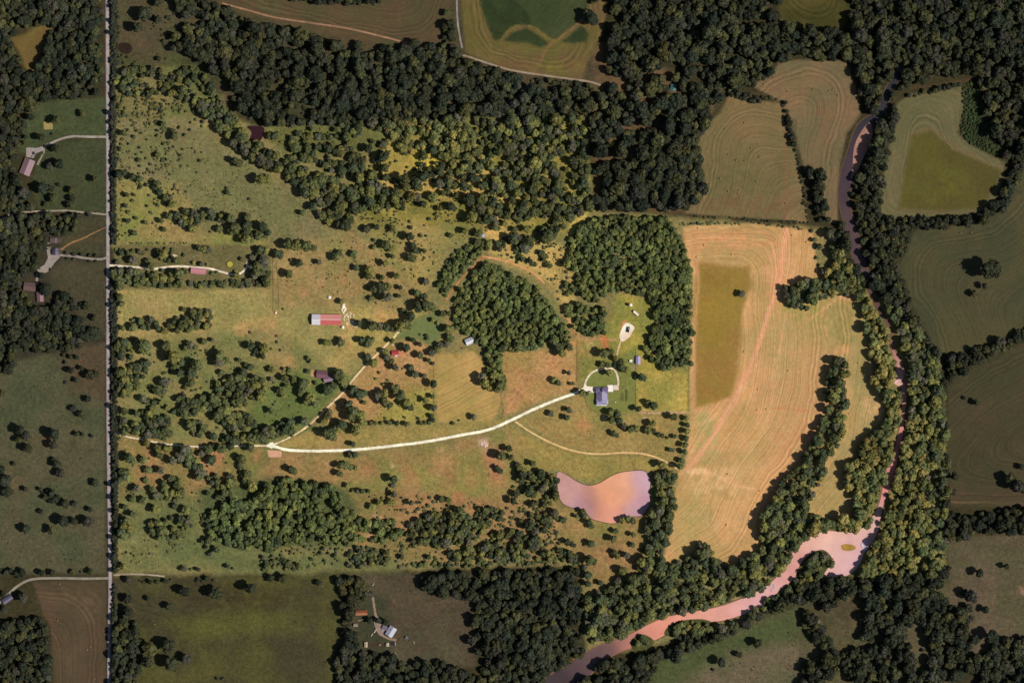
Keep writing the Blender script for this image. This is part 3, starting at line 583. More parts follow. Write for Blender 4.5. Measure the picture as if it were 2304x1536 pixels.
# ------------------------------------------------------------------ roads and tracks
def road(name, pts, w, c, z, label, wob=0.0, c2=None, w1=None, mat=None):
    q = smooth_line(pts, 5); n = len(q)
    seg = np.concatenate([[0], np.cumsum(np.linalg.norm(np.diff(q, axis=0), axis=1))]); m = max(int(seg[-1]/3), 2)
    t = np.linspace(0, seg[-1], m); q = np.column_stack([np.interp(t, seg, q[:, 0]), np.interp(t, seg, q[:, 1])])
    tg = np.gradient(q, axis=0); tg /= np.linalg.norm(tg, axis=1)[:, None]; nn = np.column_stack([-tg[:, 1], tg[:, 0]])
    ww = np.full(m, float(w)) if w1 is None else np.linspace(w, w1, m)
    ww1 = ww/2*(1+wob*(rng.random(m)-.5)); ww2 = ww/2*(1+wob*(rng.random(m)-.5))
    rows = [q-nn*ww1[:, None], q-nn*ww1[:, None]*.35, q+nn*ww2[:, None]*.35, q+nn*ww2[:, None]]
    XY = np.stack(rows, 1).reshape(-1, 2); quads = grid_quads(4, m)[:, ::-1]
    a1, a2 = alb(c), alb(c2 or c); edge = np.tile([1, 0, 0, 1], m)[:, None]
    k = fbm(None, 10, 3, 12, XY[:, 0], XY[:, 1])[:, None]*.6+.7
    col = (a1*(1-edge)+a2*edge)*k
    zz = z*np.ones(len(XY))
    o = sheet_mesh(name, XY[:, 0], XY[:, 1], quads, zz, mat or M_track, XY[:, 0]*0, col)
    tag(o, label, kind='structure'); return o
pale, pale2 = (252,240,216), (206,186,150)
ROADS = []
def R_(*a, **k): ROADS.append((a[1], a[2])); return road(*a, **k)
R_('road', [(240.5,-200),(242,100),(243,400),(243,700),(244,1000),(248,1290),(246,1450),(244,1736)], 8.6, (160,150,152), .12, 'straight grey lane running the whole height at the left', c2=(122,108,104))
R_('gravel_drive', [(262,974),(290,983),(330,990),(365,997),(400,1001),(460,1005),(520,1003),(602,1002)], 4, (226,210,184), .125, 'narrower left end of the gravel drive half hidden by trees', .5, (180,156,116))
R_('gravel_drive', [(600,1002),(618,1004),(650,1012),(720,1014),(800,1011),(880,1003),(960,993),(1040,978),(1100,966),(1150,945),(1200,921),(1250,900),(1300,882),(1316,872)], 6.6, pale, .13, 'white gravel drive curving up to the farmhouse', .35, (224,206,176))
R_('gravel_lane', [(612,1001),(650,985),(690,960),(735,918),(770,885),(790,860),(815,830),(850,795),(880,765),(905,738)], 5.2, (226,202,158), .10, 'tan lane slanting up past the dark metal roofed house', .6, (160,134,92))
R_('gravel_drive', [(1314,874),(1317,862),(1322,850),(1335,836),(1358,829),(1382,829)], 4.2, (226,206,176), .14, 'left half of the farmhouse driveway loop', .15)
R_('gravel_drive', [(1381,828),(1388,842),(1391,855),(1391,868)], 4, (222,196,170), .15, 'right half of the farmhouse driveway loop', .15)
R_('gravel_drive', [(1382,830),(1385,812),(1388,800),(1392,782),(1397,766)], 3.4, (216,180,150), .16, 'narrow drive from the loop up to the white pad', .2)
R_('dirt_track', [(1160,948),(1200,975),(1250,1000),(1300,1016),(1350,1021),(1400,1018),(1450,1021),(1490,1034),(1527,1056)], 5.4, (222,184,128), .11, 'tan track sweeping over the pond bank to the hayfield', .3, (160,132,78))
R_('dirt_path', [(1004,674),(1018,652),(1040,625),(1062,602),(1085,577)], 5, (178,124,82), .11, 'reddish cut path between the two young woods', .6, (140,108,62))
R_('dirt_path', [(1085,577),(1120,583),(1165,597),(1200,614),(1225,638)], 5, (206,150,104), .12, 'bare earth path along the top of the round wood', .6, (160,124,72))
R_('dirt_track', [(500,8),(560,24),(620,40),(700,52),(780,64),(850,80),(920,98)], 5, (150,114,90), .11, 'pinkish farm track under the striped top field', .3, (104,82,60))
R_('gravel_lane', [(1028,-200),(1028,0),(1030,50),(1035,85),(1040,108)], 4, (140,132,130), .14, 'grey lane coming down from the top edge', .4)
R_('gravel_lane', [(1036,123),(1060,130),(1090,140),(1150,158),(1240,172),(1320,183),(1352,192)], 5, (150,134,116), .12, 'pale lane below the golden headland', .3, (124,100,78))
R_('driveway', [(243,308),(200,308),(165,307),(140,312),(115,322),(92,333),(78,338)], 5, (150,140,132), .14, 'curved pale driveway to the long pinkish house')
R_('driveway', [(243,483),(200,479),(150,474),(110,475),(60,477),(20,484),(-20,505)], 4, (146,134,118), .15, 'narrow drive vanishing into the left woods', .4)
R_('driveway', [(246,577),(228,583),(200,582),(170,577),(135,574)], 5, (140,128,120), .16, 'tree lined driveway of the neighbouring houses', .1)
R_('driveway', [(244,1300),(190,1301),(130,1300),(75,1302),(45,1314),(20,1335),(-20,1375),(-60,1420)], 5.5, (140,130,118), .15, 'side road bending away to the left edge')
R_('driveway', [(246,597),(290,600),(320,602),(345,605),(375,601),(410,599),(440,602),(470,604),(500,612),(530,618),(548,610),(556,598),(556,588)], 4.6, (226,210,186), .15, 'pale drive past the red roofed long house', .3)
R_('driveway', [(839,1343),(842,1365),(846,1385),(850,1398),(853,1415),(860,1428),(878,1437),(892,1439)], 5, (140,120,102), .14, 'drive leading down to the white roofed house', .4)
R_('dirt_path', [(137,562),(160,547),(190,535),(215,522),(238,511)], 6, (146,112,74), .12, 'worn sandy streak across the neighbouring lawn', .9, (90,70,44), w1=2)
R_('gravel_lane', [(256,1293),(290,1291),(330,1292),(370,1296)], 3.5, (160,146,124), .12, 'short gravel stub east of the crossroads', .5)
def pad(poly, c, label, z=.18, nm='gravel_pad', c2=None, smooth=False):
    return flat_sheet(nm, poly, z, M_track, c, label, c2, smooth, 3)
pad([(1313,876),(1317,862),(1321,869),(1340,870),(1340,883),(1318,883),(1305,884)], (240,226,212), 'white gravel apron left of the farmhouse')
pad([(1367,866),(1380,866),(1380,881),(1367,881)], (244,232,222), 'bright concrete patio beside the farmhouse', nm='patio')
pad([(1380.5,866),(1392,866),(1392,877),(1380.5,877)], (216,190,176), 'pinkish paved square at the end of the patio', nm='patio')
pad([(1396,764),(1394,752),(1404,730),(1412,726),(1424,732),(1428,738),(1422,748),(1416,758),(1402,768)], (250,234,216), 'white gravel pad with a black trailer on it', c2=(226,196,170), smooth=True)
pad([(1392,758),(1398,735),(1402,722),(1410,722),(1404,730),(1396,750)], (196,132,92), 'orange earth rim of the white pad', z=.17, smooth=True)
pad([(602,1012),(634,1014),(633,1028),(604,1028)], (206,158,132), 'pinkish bare rectangle just below the drive', nm='concrete_slab')
pad([(606,996),(614,994),(620,1004),(610,1009),(602,1003)], pale, 'white gravel widening where the two drives meet', z=.19)
pad([(59,332),(80,333),(100,330),(101,342),(94,340),(80,346),(76,356),(59,353)], (150,138,134), 'grey forecourt of the long pinkish house', nm='forecourt')
pad([(100,338),(102,340),(86,372),(82,370)], (146,132,122), 'thin walk down the side of the pinkish house', nm='footpath')
pad([(104,556),(118,556),(118,573),(136,573),(134,580),(122,592),(112,607),(104,614),(84,612),(84,604),(100,596),(108,580)], (146,134,128), 'concrete yard between the two metal roofed houses', nm='forecourt')
pad([(104,536),(113,536),(113,548),(106,548)], (140,126,118), 'small slab beside the brown roofed building', nm='concrete_slab')
pad([(80,614),(86,614),(86,640),(81,640)], (140,128,120), 'pale walk between the forecourt and brown house', nm='footpath')
pad([(841,1395),(850,1385),(853,1395),(862,1408),(866,1416),(858,1430),(848,1420)], (140,124,114), 'gravel yard beside the white roofed house', nm='forecourt', smooth=True)
pad([(700.0,832.0),(712.3,833.5),(712,848),(699,847)], (186,136,98), 'tan paved strip left of the dark metal house', nm='patio')
pad([(903,788),(909,789),(910,799),(903,801),(897,800)], (190,128,98), 'reddish slab beside the small red shed', nm='concrete_slab')
pad([(98,274),(118,273),(119,291),(99,292)], (150,132,84), 'square yellow sand court on the neighbouring lawn', nm='sand_court')
pad([(388,572),(398,574),(400,578),(386,583)], (206,184,150), 'pale bare spot among the trees of the strip garden', nm='dirt_patch', smooth=True)
pad([(826,1443.5),(868,1445),(868,1455),(826,1454)], (66,56,42), 'narrow brown garden plot between two sheds', nm='garden_plot')

# ------------------------------------------------------------------ trees
def ico(sub):
    bm = bmesh.new(); bmesh.ops.create_icosphere(bm, subdivisions=sub, radius=1)
    v = np.array([q.co[:] for q in bm.verts]); f = np.array([[q.index for q in p.verts] for p in bm.faces]); bm.free(); return v, f
ICO_V, ICO_F = ico(2)
def crown_arrays(seed, lobes=11, leaves=420, flat=0.8, spread=.62, lr=(.30, .48)):
    r = np.random.default_rng(seed); V = []; F = []; off = 0; cents = []
    for k in range(lobes):
        if k == 0: c = np.array([0, 0, .15]); rad = .52
        else:
            a = 2.399*k+r.random()*.8; d = spread*math.sqrt((k)/lobes)*(0.85+.3*r.random())
            c = np.array([d*math.cos(a), d*math.sin(a), (0.32*(1-d*d*1.6)+r.uniform(-.16, .16))*flat]); rad = r.uniform(*lr)
        ph = r.random(9)*6
        v = ICO_V.copy(); dsp = 1+.12*np.sin(v[:, 0]*7+ph[0])*np.sin(v[:, 1]*6+ph[1])+.10*np.sin(v[:, 2]*9+ph[2])*np.sin(v[:, 0]*10+ph[3])+r.uniform(-.07, .07, len(v))
        v = v*dsp[:, None]*rad*np.array([1, 1, .8])+c
        V.append(v); F.append(ICO_F+off); off += len(v); cents.append((c, rad))
    V = np.vstack(V); F = [tuple(x) for x in np.vstack(F)]
    nl = []; idx = len(V)
    for k in range(leaves):
        c, rad = cents[r.integers(len(cents))]
        d = r.normal(size=3); d[2] = abs(d[2])*.8+.05; d /= np.linalg.norm(d)
        p = c+d*rad*r.uniform(.95, 1.18)*np.array([1, 1, .8]); s = r.uniform(.05, .12)
        nrm = d+r.normal(size=3)*.6; nrm /= np.linalg.norm(nrm)
        u = np.cross(nrm, r.normal(size=3)); u /= np.linalg.norm(u); w = np.cross(nrm, u)
        for (a, b) in ((-1, -.6), (1, -.8), (.8, 1), (-.9, .7)): nl.append(p+u*a*s+w*b*s*.8)
        F.append((idx, idx+1, idx+2, idx+3)); idx += 4
    V = np.vstack([V, np.array(nl)])
    rr = np.percentile(np.hypot(V[:, 0], V[:, 1]), 97); V = V/rr
    return V, F
def crown_mesh(seed, trunk_h=None, **k):
    V, F = crown_arrays(seed, **k)
    me = bpy.data.meshes.new('crown_leaves'); V = V.copy(); V[:, 2] += .95
    mats = [M_leaf]; nf = len(F)
    if trunk_h is not None:
        bm = bmesh.new(); trunk_bm(bm, seed); tv = [v.co[:] for v in bm.verts]; bm.verts.index_update(); tf = [tuple(v.index+len(V) for v in f.verts) for f in bm.faces]; bm.free()
        V = np.vstack([V, np.array(tv)]); F = F+tf; mats.append(M_bark)
    me.from_pydata([tuple(v) for v in V], [], F)
    for m in mats: me.materials.append(m)
    if trunk_h is not None:
        mi = np.zeros(len(F), np.int32); mi[nf:] = 1; me.polygons.foreach_set('material_index', mi)
    me.update(); return me
def trunk_bm(bm, seed):
    r = random.Random(seed)
    tube(bm, (0, 0, -.02), (.02, .01, .5), .075, .055, 7); tube(bm, (.02, .01, .5), (0, .02, 1.0), .055, .02, 6)
    for k in range(5):
        a = k*1.3+r.random(); z = .38+.1*k*.8
        tube(bm, (.01, .01, z), (.45*math.cos(a), .45*math.sin(a), z+.38), .03, .01, 5)
trunk_me = bpy.data.meshes.new('trunk'); _b = bmesh.new(); trunk_bm(_b, 3); _b.to_mesh(_b and trunk_me); _b.free(); trunk_me.materials.append(M_bark)
CROWNS = [crown_mesh(100+i, lobes=l, leaves=lv, spread=sp) for i, (l, lv, sp) in enumerate([(10,380,.6),(13,440,.66),(9,360,.58),(15,460,.68),(12,420,.64),(8,340,.55)])]
BUSHES = [crown_mesh(200+i, lobes=6, leaves=160, spread=.5, lr=(.34, .5)) for i in range(3)]
PROTO = bpy.data.collections.new('tree_prototypes')
for i in range(6):
    me = crown_mesh(100+i, trunk_h=1, lobes=[10,13,9,15,12,8][i], leaves=[380,440,360,460,420,340][i], spread=[.6,.66,.58,.68,.64,.55][i])
    PROTO.objects.link(bpy.data.objects.new('tree_pattern_%s' % 'abcdef'[i], me))
for i in range(3): PROTO.objects.link(bpy.data.objects.new('tree_pattern_%s' % 'ghi'[i], BUSHES[i]))

TREES = []     # (x, y, r, hfactor, zone)   zone: tint family
def ok_spot(x, y, r, blk): return True
road_lines = [(smooth_line(p, 4), w) for p, w in ROADS]
BUILD_BOX = []
def clear_of(xs, ys, rs, water=True):
    k = np.ones(len(xs), bool)
    for q, w in road_lines:
        d = seg_dist(q, xs, ys, False); k &= d > w/2+rs*.55
    for bx, by, br in [(1515,198,9),(1088,530,6),(1369,254,5),(62,376,22),(126,541,12),(127,566,12),(68,645,15),(91,668,12),(813,1377,13),(880,1420,18),(800,1405,6),(823,1449,8),(18,1347,10),(1056,767,11),(725,842,14),(517,594,9),(447,610,16),(108,283,12),(112,580,20),(1414,741,10),(1436,810,8),(850,1449,12)]:
        k &= np.hypot(xs-bx, ys-by) > br+rs*.6
    if water:
        d = np.full(len(xs), 1e9)
        k &= ~((inside(RPOLY, xs, ys)) & ~((ys > 650) & (ys < 1150) & (np.sin(ys*.045) > -.1))) ; k &= ~inside(POOL, xs, ys); k &= ~inside(POND, xs, ys)
    return k
def wood(poly, s=13, rmin=6, rmax=11, dens=1.0, zone='in', hf=1.0, gap=18, water=True):
    p = np.asarray(poly, float); x0, y0 = p.min(0); x1, y1 = p.max(0)
    xs, ys = np.meshgrid(np.arange(x0, x1, s), np.arange(y0, y1, s*.9)); s = s*1.0; xs = xs+(np.arange(xs.shape[0]) % 2)[:, None]*s/2
    xs = (xs+rng.uniform(-.5, .5, xs.shape)*s).ravel(); ys = (ys+rng.uniform(-.5, .5, ys.shape)*s).ravel()
    k = inside(poly, xs, ys); xs, ys = xs[k], ys[k]
    nz = fbm(None, gap, 3, 21, xs, ys); thr = np.quantile(nz, 1-dens) if dens < 1 and len(nz) else -1
    k = nz >= thr; xs, ys = xs[k], ys[k]
    sz = fbm(None, 40, 3, 31, xs, ys)
    rs = rmin+(rmax-rmin)*np.clip(rng.beta(1.6, 2.2, len(xs))*.7+.6*(sz-.3), 0, 1)
    rs = np.clip(rs*np.exp(rng.normal(0, .2, len(rs))), rmin*.6, rmax*1.3)
    if water: k = clear_of(xs, ys, np.where((ys > 650) & (ys < 1170) & (xs > 1900), rs*.2, rs), water)
    else: k = clear_of(xs, ys, rs, water)
    xs, ys, rs = xs[k], ys[k], rs[k]
    k = (xs > -90) & (xs < 2400) & (ys > -90) & (ys < 1630); xs, ys, rs = xs[k], ys[k], rs[k]
    for a, b, c in zip(xs, ys, rs): TREES.append((a, b, c, hf, zone))
# -- woods outside
wood([(-90,-90),(232,-90),(232,212),(180,220),(95,225),(75,250),(-90,256),(-90,60),(10,72),(28,98),(48,130),(58,166),(72,174),(88,150),(112,85),(120,52),(80,56),(55,70),(28,78),(12,72),(-90,58)], 12, 7, 12, zone='out')
wood([(-90,268),(30,266),(60,270),(58,295),(48,320),(50,350),(38,372),(38,400),(60,420),(75,440),(74,470),(30,474),(-90,480)], 12, 7, 12, zone='out')
wood([(-90,500),(20,492),(60,482),(100,482),(106,520),(104,550),(100,585),(82,606),(50,630),(52,655),(80,690),(128,690),(160,712),(190,720),(192,738),(228,742),(228,760),(190,768),(140,788),(80,790),(60,775),(38,800),(34,832),(-90,850)], 11, 6, 12, zone='out')
wood([(112,482),(186,480),(182,496),(152,512),(150,528),(122,526),(108,500)], 11, 6, 9, zone='out')
wood([(128,668),(158,656),(180,672),(206,686),(206,696),(165,698),(130,690)], 11, 6, 9, zone='out')
wood([(-90,1388),(60,1398),(72,1386),(88,1386),(102,1396),(112,1420),(118,1480),(122,1560),(120,1630),(-90,1630)], 11, 6, 11, zone='out')
wood([(402,112),(440,40),(400,20),(380,-90),(485,-90),(475,5),(505,18),(545,42),(620,58),(700,82),(760,96),(830,106),(895,112),(930,100),(990,102),(1028,112),(1045,140),(1110,155),(1165,172),(1185,195),(1310,208),(1325,248),(1200,255),(900,258),(760,262),(640,272),(590,262),(545,250),(520,215),(490,165),(452,142)], 14, 8, 14, .93, 'out')
wood([(440,40),(500,15),(480,120),(400,140),(390,90)], 14, 7, 12, .4, 'out')
wood([(640,-90),(655,4),(740,10),(850,10),(878,-5),(888,-90)], 11, 6, 9, zone='out')
wood([(998,60),(1022,30),(1024,100),(1000,98)], 10, 5, 8, zone='out')
wood([(1330,-90),(1345,-90),(1345,12),(1326,14)], 11, 6, 9, zone='out')
wood([(1372,-90),(1745,-90),(1750,55),(1790,68),(1870,68),(1905,72),(1915,30),(1914,-90),(2400,-90),(2400,330),(2304,356),(2262,352),(2240,305),(2217,250),(2208,200),(2186,178),(2150,172),(2110,165),(2050,195),(2020,215),(1990,205),(1960,262),(1942,255),(1935,205),(1922,160),(1915,135),(1880,136),(1830,140),(1790,130),(1745,135),(1738,168),(1695,192),(1660,205),(1640,212),(1612,200),(1590,160),(1500,150),(1420,180),(1355,160),(1368,100),(1380,40)], 15, 8, 15, .96, 'out')
wood([(1420,195),(1500,150),(1600,165),(1625,215),(1612,262),(1560,330),(1592,430),(1560,452),(1540,476),(1400,474),(1340,466),(1330,330),(1325,200),(1360,205)], 15, 8, 14, .80, 'out')
wood([(1440,300),(1570,330),(1588,430),(1540,472),(1400,470),(1440,400)], 13, 8, 13, 1, 'out')
wood([(1325,175),(1350,190),(1330,215),(1322,200)], 12, 6, 9, 1, 'out')
wood([(2165,195),(2185,182),(2208,195),(2215,260),(2238,310),(2260,356),(2220,342),(2182,322),(2160,300),(2170,240)], 5, 2.2, 3.6, .97, 'outg', .8)
wood([(2180,-90),(2400,-90),(2400,110),(2304,90),(2240,70),(2200,30)], 9, 5, 8, 1, 'outg')
# river corridor
wood([(1962,262),(1985,215),(2015,212),(2010,290),(2000,332),(1988,400),(1978,490),(1992,505),(2060,515),(2040,560),(2022,600),(2032,645),(2062,705),(2098,775),(2122,835),(2126,900),(2130,1020),(2129,1290),(2110,1298),(1935,1296),(1950,1240),(1975,1215),(1995,1130),(2015,1060),(2035,990),(2048,900),(2040,800),(2010,720),(1985,680),(1965,640),(1950,595),(1935,530),(1918,470),(1915,430),(1940,385),(1965,320)], 12, 7, 12, .95, 'auto', 1.0)
wood([(1885,505),(1900,500),(1912,540),(1925,590),(1942,640),(1962,690),(1990,740),(2005,790),(2020,830),(2002,850),(2000,870),(2026,890),(2026,930),(2015,985),(2003,1025),(1992,1060),(1985,1100),(1972,1130),(1962,1165),(1950,1188),(1930,1190),(1905,1192),(1880,1190),(1850,1188),(1815,1205),(1800,1165),(1830,1155),(1870,1160),(1915,1168),(1925,1140),(1902,1090),(1908,1040),(1935,1002),(1985,955),(1998,925),(1985,890),(1962,855),(1966,810),(1952,790),(1944,735),(1938,695),(1925,660),(1900,660),(1860,655),(1850,630),(1868,600),(1880,585)], 12, 7, 12, 1, 'yel', 1.1)
wood([(1762,648),(1790,627),(1850,635),(1925,650),(1905,664),(1870,662),(1840,675),(1822,694),(1792,695),(1770,682)], 12, 7, 12, 1, 'in')
wood([(1820,382),(1852,395),(1858,440),(1862,500),(1842,500),(1832,440)], 11, 6, 10, 1, 'auto')
wood([(1862,520),(1880,520),(1895,580),(1880,600),(1866,580)], 11, 5, 9, .8, 'auto')
wood(ARC, 12, 7, 11, 1, 'in', 1.1)
wood([(1428,1262),(1450,1245),(1490,1272),(1500,1275),(1562,1245),(1568,1216),(1590,1214),(1605,1244),(1640,1272),(1704,1245),(1812,1165),(1850,1170),(1930,1176),(1928,1195),(1880,1192),(1835,1196),(1802,1220),(1788,1250),(1765,1280),(1740,1300),(1710,1326),(1660,1345),(1600,1364),(1530,1374),(1490,1388),(1450,1408),(1410,1430),(1370,1440),(1328,1456),(1318,1400),(1318,1345),(1380,1316),(1392,1285),(1415,1305),(1440,1295)], 13, 7, 13, 1, 'in', 1.0)
wood([(1795,1300),(1808,1264),(1830,1246),(1850,1240),(1864,1248),(1870,1262),(1852,1290),(1820,1308),(1770,1345),(1745,1360),(1735,1350)], 12, 6, 10, 1, 'in', .9, water=False)
wood([(1502,1416),(1530,1400),(1580,1395),(1602,1402),(1590,1412),(1540,1424)], 11, 5, 9, 1, 'yel', .8, water=False)
wood([(1424,1444),(1440,1430),(1460,1434),(1470,1448),(1450,1462)], 11, 5, 9, 1, 'in', .8, water=False)
wood([(1700,1368),(1735,1340),(1750,1350),(1700,1392),(1650,1412),(1600,1425),(1520,1440),(1500,1432),(1620,1405),(1660,1392)], 11, 5, 9, 1, 'in', .8, water=False)
wood([(1472,1062),(1520,1065),(1520,1130),(1508,1172),(1508,1205),(1494,1240),(1488,1262),(1452,1245),(1462,1210),(1452,1175),(1466,1150),(1470,1100)], 12, 7, 11, 1, 'in')
# SE / S woods
wood([(1290,1545),(1340,1495),(1440,1480),(1530,1448),(1640,1412),(1700,1385),(1760,1342),(1800,1322),(1850,1308),(1838,1345),(1790,1358),(1715,1388),(1640,1428),(1560,1458),(1480,1500),(1430,1560),(1400,1630),(1240,1630)], 13, 7, 12, 1, 'out')
wood([(1800,1325),(1850,1306),(1960,1298),(2110,1294),(2125,1345),(2150,1352),(2188,1366),(2190,1440),(2165,1470),(2150,1500),(2108,1490),(2088,1440),(2082,1412),(2050,1402),(2040,1440),(2055,1500),(2062,1512),(2020,1485),(2000,1450),(1985,1430),(1930,1450),(1955,1400),(1935,1372),(1960,1345),(1900,1345),(1860,1365),(1830,1350)], 14, 8, 13, .97, 'out')
wood([(2400,1425),(2304,1432),(2240,1442),(2182,1480),(2150,1508),(2100,1500),(2065,1520),(2080,1560),(2120,1530),(2200,1505),(2210,1560),(2220,1630),(2400,1630)], 13, 8, 13, 1, 'out')
wood([(1800,1360),(1826,1366),(1842,1400),(1872,1450),(1884,1482),(1862,1488),(1832,1445),(1808,1405)], 13, 7, 11, 1, 'out')
wood([(1806,1495),(1860,1482),(1930,1456),(1980,1442),(2010,1482),(2034,1515),(2010,1560),(1990,1630),(1950,1560),(1890,1500),(1850,1530),(1860,1630),(1800,1630)], 13, 8, 12, 1, 'out')
wood([(2052,1560),(2080,1520),(2050,1510),(2034,1540)], 13, 8, 12, 1, 'out')
wood([(760,1300),(815,1300),(832,1325),(810,1350),(805,1400),(798,1420),(812,1450),(842,1466),(880,1476),(930,1486),(960,1482),(1010,1492),(1060,1512),(1078,1536),(1080,1630),(760,1630),(752,1500),(772,1450),(778,1410),(766,1345)], 13, 7, 12, .97, 'out')
wood([(815,1310),(838,1325),(838,1350),(822,1355),(808,1335)], 11, 7, 10, 1, 'out')
wood([(942,1294),(1298,1276),(1312,1462),(1332,1480),(1290,1502),(1235,1560),(1160,1630),(1085,1630),(1082,1515),(1098,1472),(1062,1405),(1072,1352),(1030,1340),(962,1330)], 12, 7, 12, .97, 'out')
wood([(2130,1152),(2180,1158),(2304,1142),(2400,1140),(2400,1195),(2250,1192),(2150,1212),(2132,1208)], 12, 7, 12, 1, 'out')
wood([(2118,806),(2170,794),(2230,774),(2304,738),(2400,705),(2400,730),(2304,766),(2230,802),(2155,842),(2132,862)], 12, 7, 11, 1, 'out')
wood([(1990,488),(2060,490),(2200,484),(2240,456),(2268,400),(2284,348),(2304,340),(2304,360),(2290,412),(2256,474),(2200,504),(2060,516),(1995,505)], 11, 6, 10, 1, 'out')
wood([(1640,196),(1660,205),(1700,218),(1754,222),(1754,232),(1700,230),(1640,216)], 8, 4, 7, 1, 'out', .8)
wood([(1758,228),(1772,230),(1778,280),(1788,330),(1782,330),(1768,280)], 7, 4, 6, 1, 'out', .8)
wood([(1786,330),(1796,350),(1806,400),(1816,440),(1822,500),(1815,500),(1800,400)], 6, 2, 4, 1, 'out', .8)
wood([(255,1385),(290,1380),(312,1400),(318,1440),(318,1630),(255,1630)], 12, 6, 11, 1, 'out')
# -- woods inside the farm
wood([(600,262),(900,252),(1318,240),(1320,268),(900,282),(600,290)], 13, 6, 12, .78, 'auto')
wood([(262,153),(438,153),(470,180),(500,215),(505,240),(470,250),(430,238),(420,222),(370,216),(300,216),(262,212)], 10, 4.5, 9, .72, 'in')
wood([(262,215),(430,228),(440,262),(262,264)], 9, 2.5, 5, .42, 'in')
wood([(420,222),(470,235),(478,262),(440,258)], 13, 8, 12, 1, 'in')
wood([(470,252),(500,228),(540,280),(560,312),(600,332),(640,362),(700,382),(760,402),(800,440),(800,480),(782,520),(755,512),(705,470),(692,440),(660,412),(620,382),(592,376),(562,352),(530,345),(500,308),(482,290)], 13, 7, 12, .97, 'in')
wood([(590,300),(870,280),(880,330),(840,400),(760,400),(700,375),(640,355),(600,325)], 13, 6, 11, .62, 'in')
wood([(800,330),(1010,300),(1040,350),(1070,410),(1060,440),(960,440),(880,460),(840,500),(800,480),(790,400)], 13, 6, 11, .50, 'in')
wood([(870,278),(1010,272),(1020,330),(900,350),(860,330)], 12, 6, 11, .8, 'yel')
wood([(1005,272),(1315,262),(1324,380),(1330,466),(1310,478),(1282,490),(1265,520),(1232,545),(1200,505),(1160,470),(1100,440),(1060,400),(1030,340)], 12, 5, 12, .84, 'in')
wood([(1010,290),(1080,300),(1100,350),(1050,370),(1010,330)], 11, 5, 9, .6, 'yel')
wood([(1045,440),(1100,440),(1180,480),(1230,530),(1235,555),(1190,565),(1150,540),(1100,505),(1060,500)], 13, 6, 13, .66, 'in')
wood([(985,645),(990,620),(1010,580),(1050,548),(1098,545),(1082,572),(1052,605),(1022,648),(1000,668)], 7, 4, 6.5, 1, 'young')
wood([(1020,690),(1035,655),(1070,605),(1092,585),(1130,604),(1180,628),(1210,648),(1240,682),(1255,712),(1275,742),(1285,762),(1270,798),(1255,790),(1240,765),(1200,788),(1160,793),(1130,775),(1130,830),(1140,860),(1135,880),(1112,870),(1100,832),(1092,790),(1070,770),(1060,755),(1040,745),(1025,735)], 8, 4.5, 7.5, 1, 'young')
wood([(1280,548),(1300,512),(1335,492),(1400,484),(1500,492),(1525,522),(1550,590),(1558,650),(1554,820),(1490,830),(1450,800),(1456,760),(1468,735),(1475,700),(1455,662),(1400,656),(1360,660),(1345,682),(1312,672),(1292,650),(1300,618),(1270,592)], 8, 4.5, 8, 1, 'young')
wood([(1268,695),(1290,678),(1320,690),(1365,690),(1366,750),(1332,755),(1298,745)], 9, 5, 8, .95, 'young')
wood([(1258,645),(1275,632),(1295,650),(1290,675)], 8, 4, 6, .8, 'young')
wood([(1135,525),(1170,545),(1195,575),(1210,600),(1190,600),(1150,560),(1125,548)], 7, 3.5, 6, .7, 'in')
wood([(1195,560),(1232,560),(1240,600),(1215,590)], 8, 4, 7, .7, 'in')
wood([(262,562),(300,560),(330,562),(395,558),(396,585),(370,592),(340,575),(310,570),(270,575)], 9, 4, 8, .75, 'in')
wood([(256,612),(290,606),(330,612),(345,608),(365,620),(400,628),(420,640),(420,644),(258,644)], 10, 5, 9, .95, 'in')
wood([(420,636),(600,630),(600,644),(420,646)], 8, 4, 7, 1, 'in', .8)
wood([(560,562),(606,560),(606,640),(566,640),(564,600)], 12, 7, 12, .97, 'in')
wood([(268,742),(300,714),(345,716),(362,722),(362,745)], 10, 5, 9, .9, 'in')
wood([(362,745),(375,722),(420,706),(435,692),(474,690),(478,746)], 11, 6, 10, .95, 'in')
wood([(266,762),(300,772),(303,800),(278,808),(266,800)], 11, 6, 10, 1, 'in')
wood([(285,832),(292,815),(342,808),(346,828),(320,850),(316,880),(282,892),(266,872),(268,840)], 11, 6, 10, .97, 'in')
wood([(482,862),(520,845),(560,832),(600,870),(592,905),(560,892),(540,918),(500,905),(470,920),(440,925),(400,930),(375,922),(382,905),(420,886),(440,895),(480,890)], 11, 6, 10, .92, 'in')
wood([(410,925),(440,930),(465,960),(460,985),(440,980),(425,955)], 12, 6, 10, 1, 'in')
wood([(480,930),(510,918),(555,920),(580,945),(560,968),(520,968),(490,955)], 12, 7, 11, 1, 'in')
wood([(268,955),(300,952),(350,955),(392,972),(410,990),(385,992),(320,982),(268,972)], 11, 6, 10, .97, 'in')
wood([(500,978),(590,965),(660,945),(672,958),(640,975),(600,992),(540,998),(500,996)], 12, 7, 11, 1, 'in', water=False)
wood([(320,915),(345,930),(385,930),(385,965),(345,965),(325,945)], 12, 7, 11, .95, 'in')
wood([(395,480),(445,468),(452,500),(440,520),(425,512),(402,500)], 11, 7, 10, 1, 'in')
wood([(450,480),(490,472),(525,490),(545,505),(520,506),(490,495),(452,498)], 11, 6, 9, .95, 'in')
wood([(516,525),(530,505),(550,485),(570,490),(560,510),(580,530),(600,490),(606,525),(580,542),(540,540)], 11, 7, 10, .92, 'in')
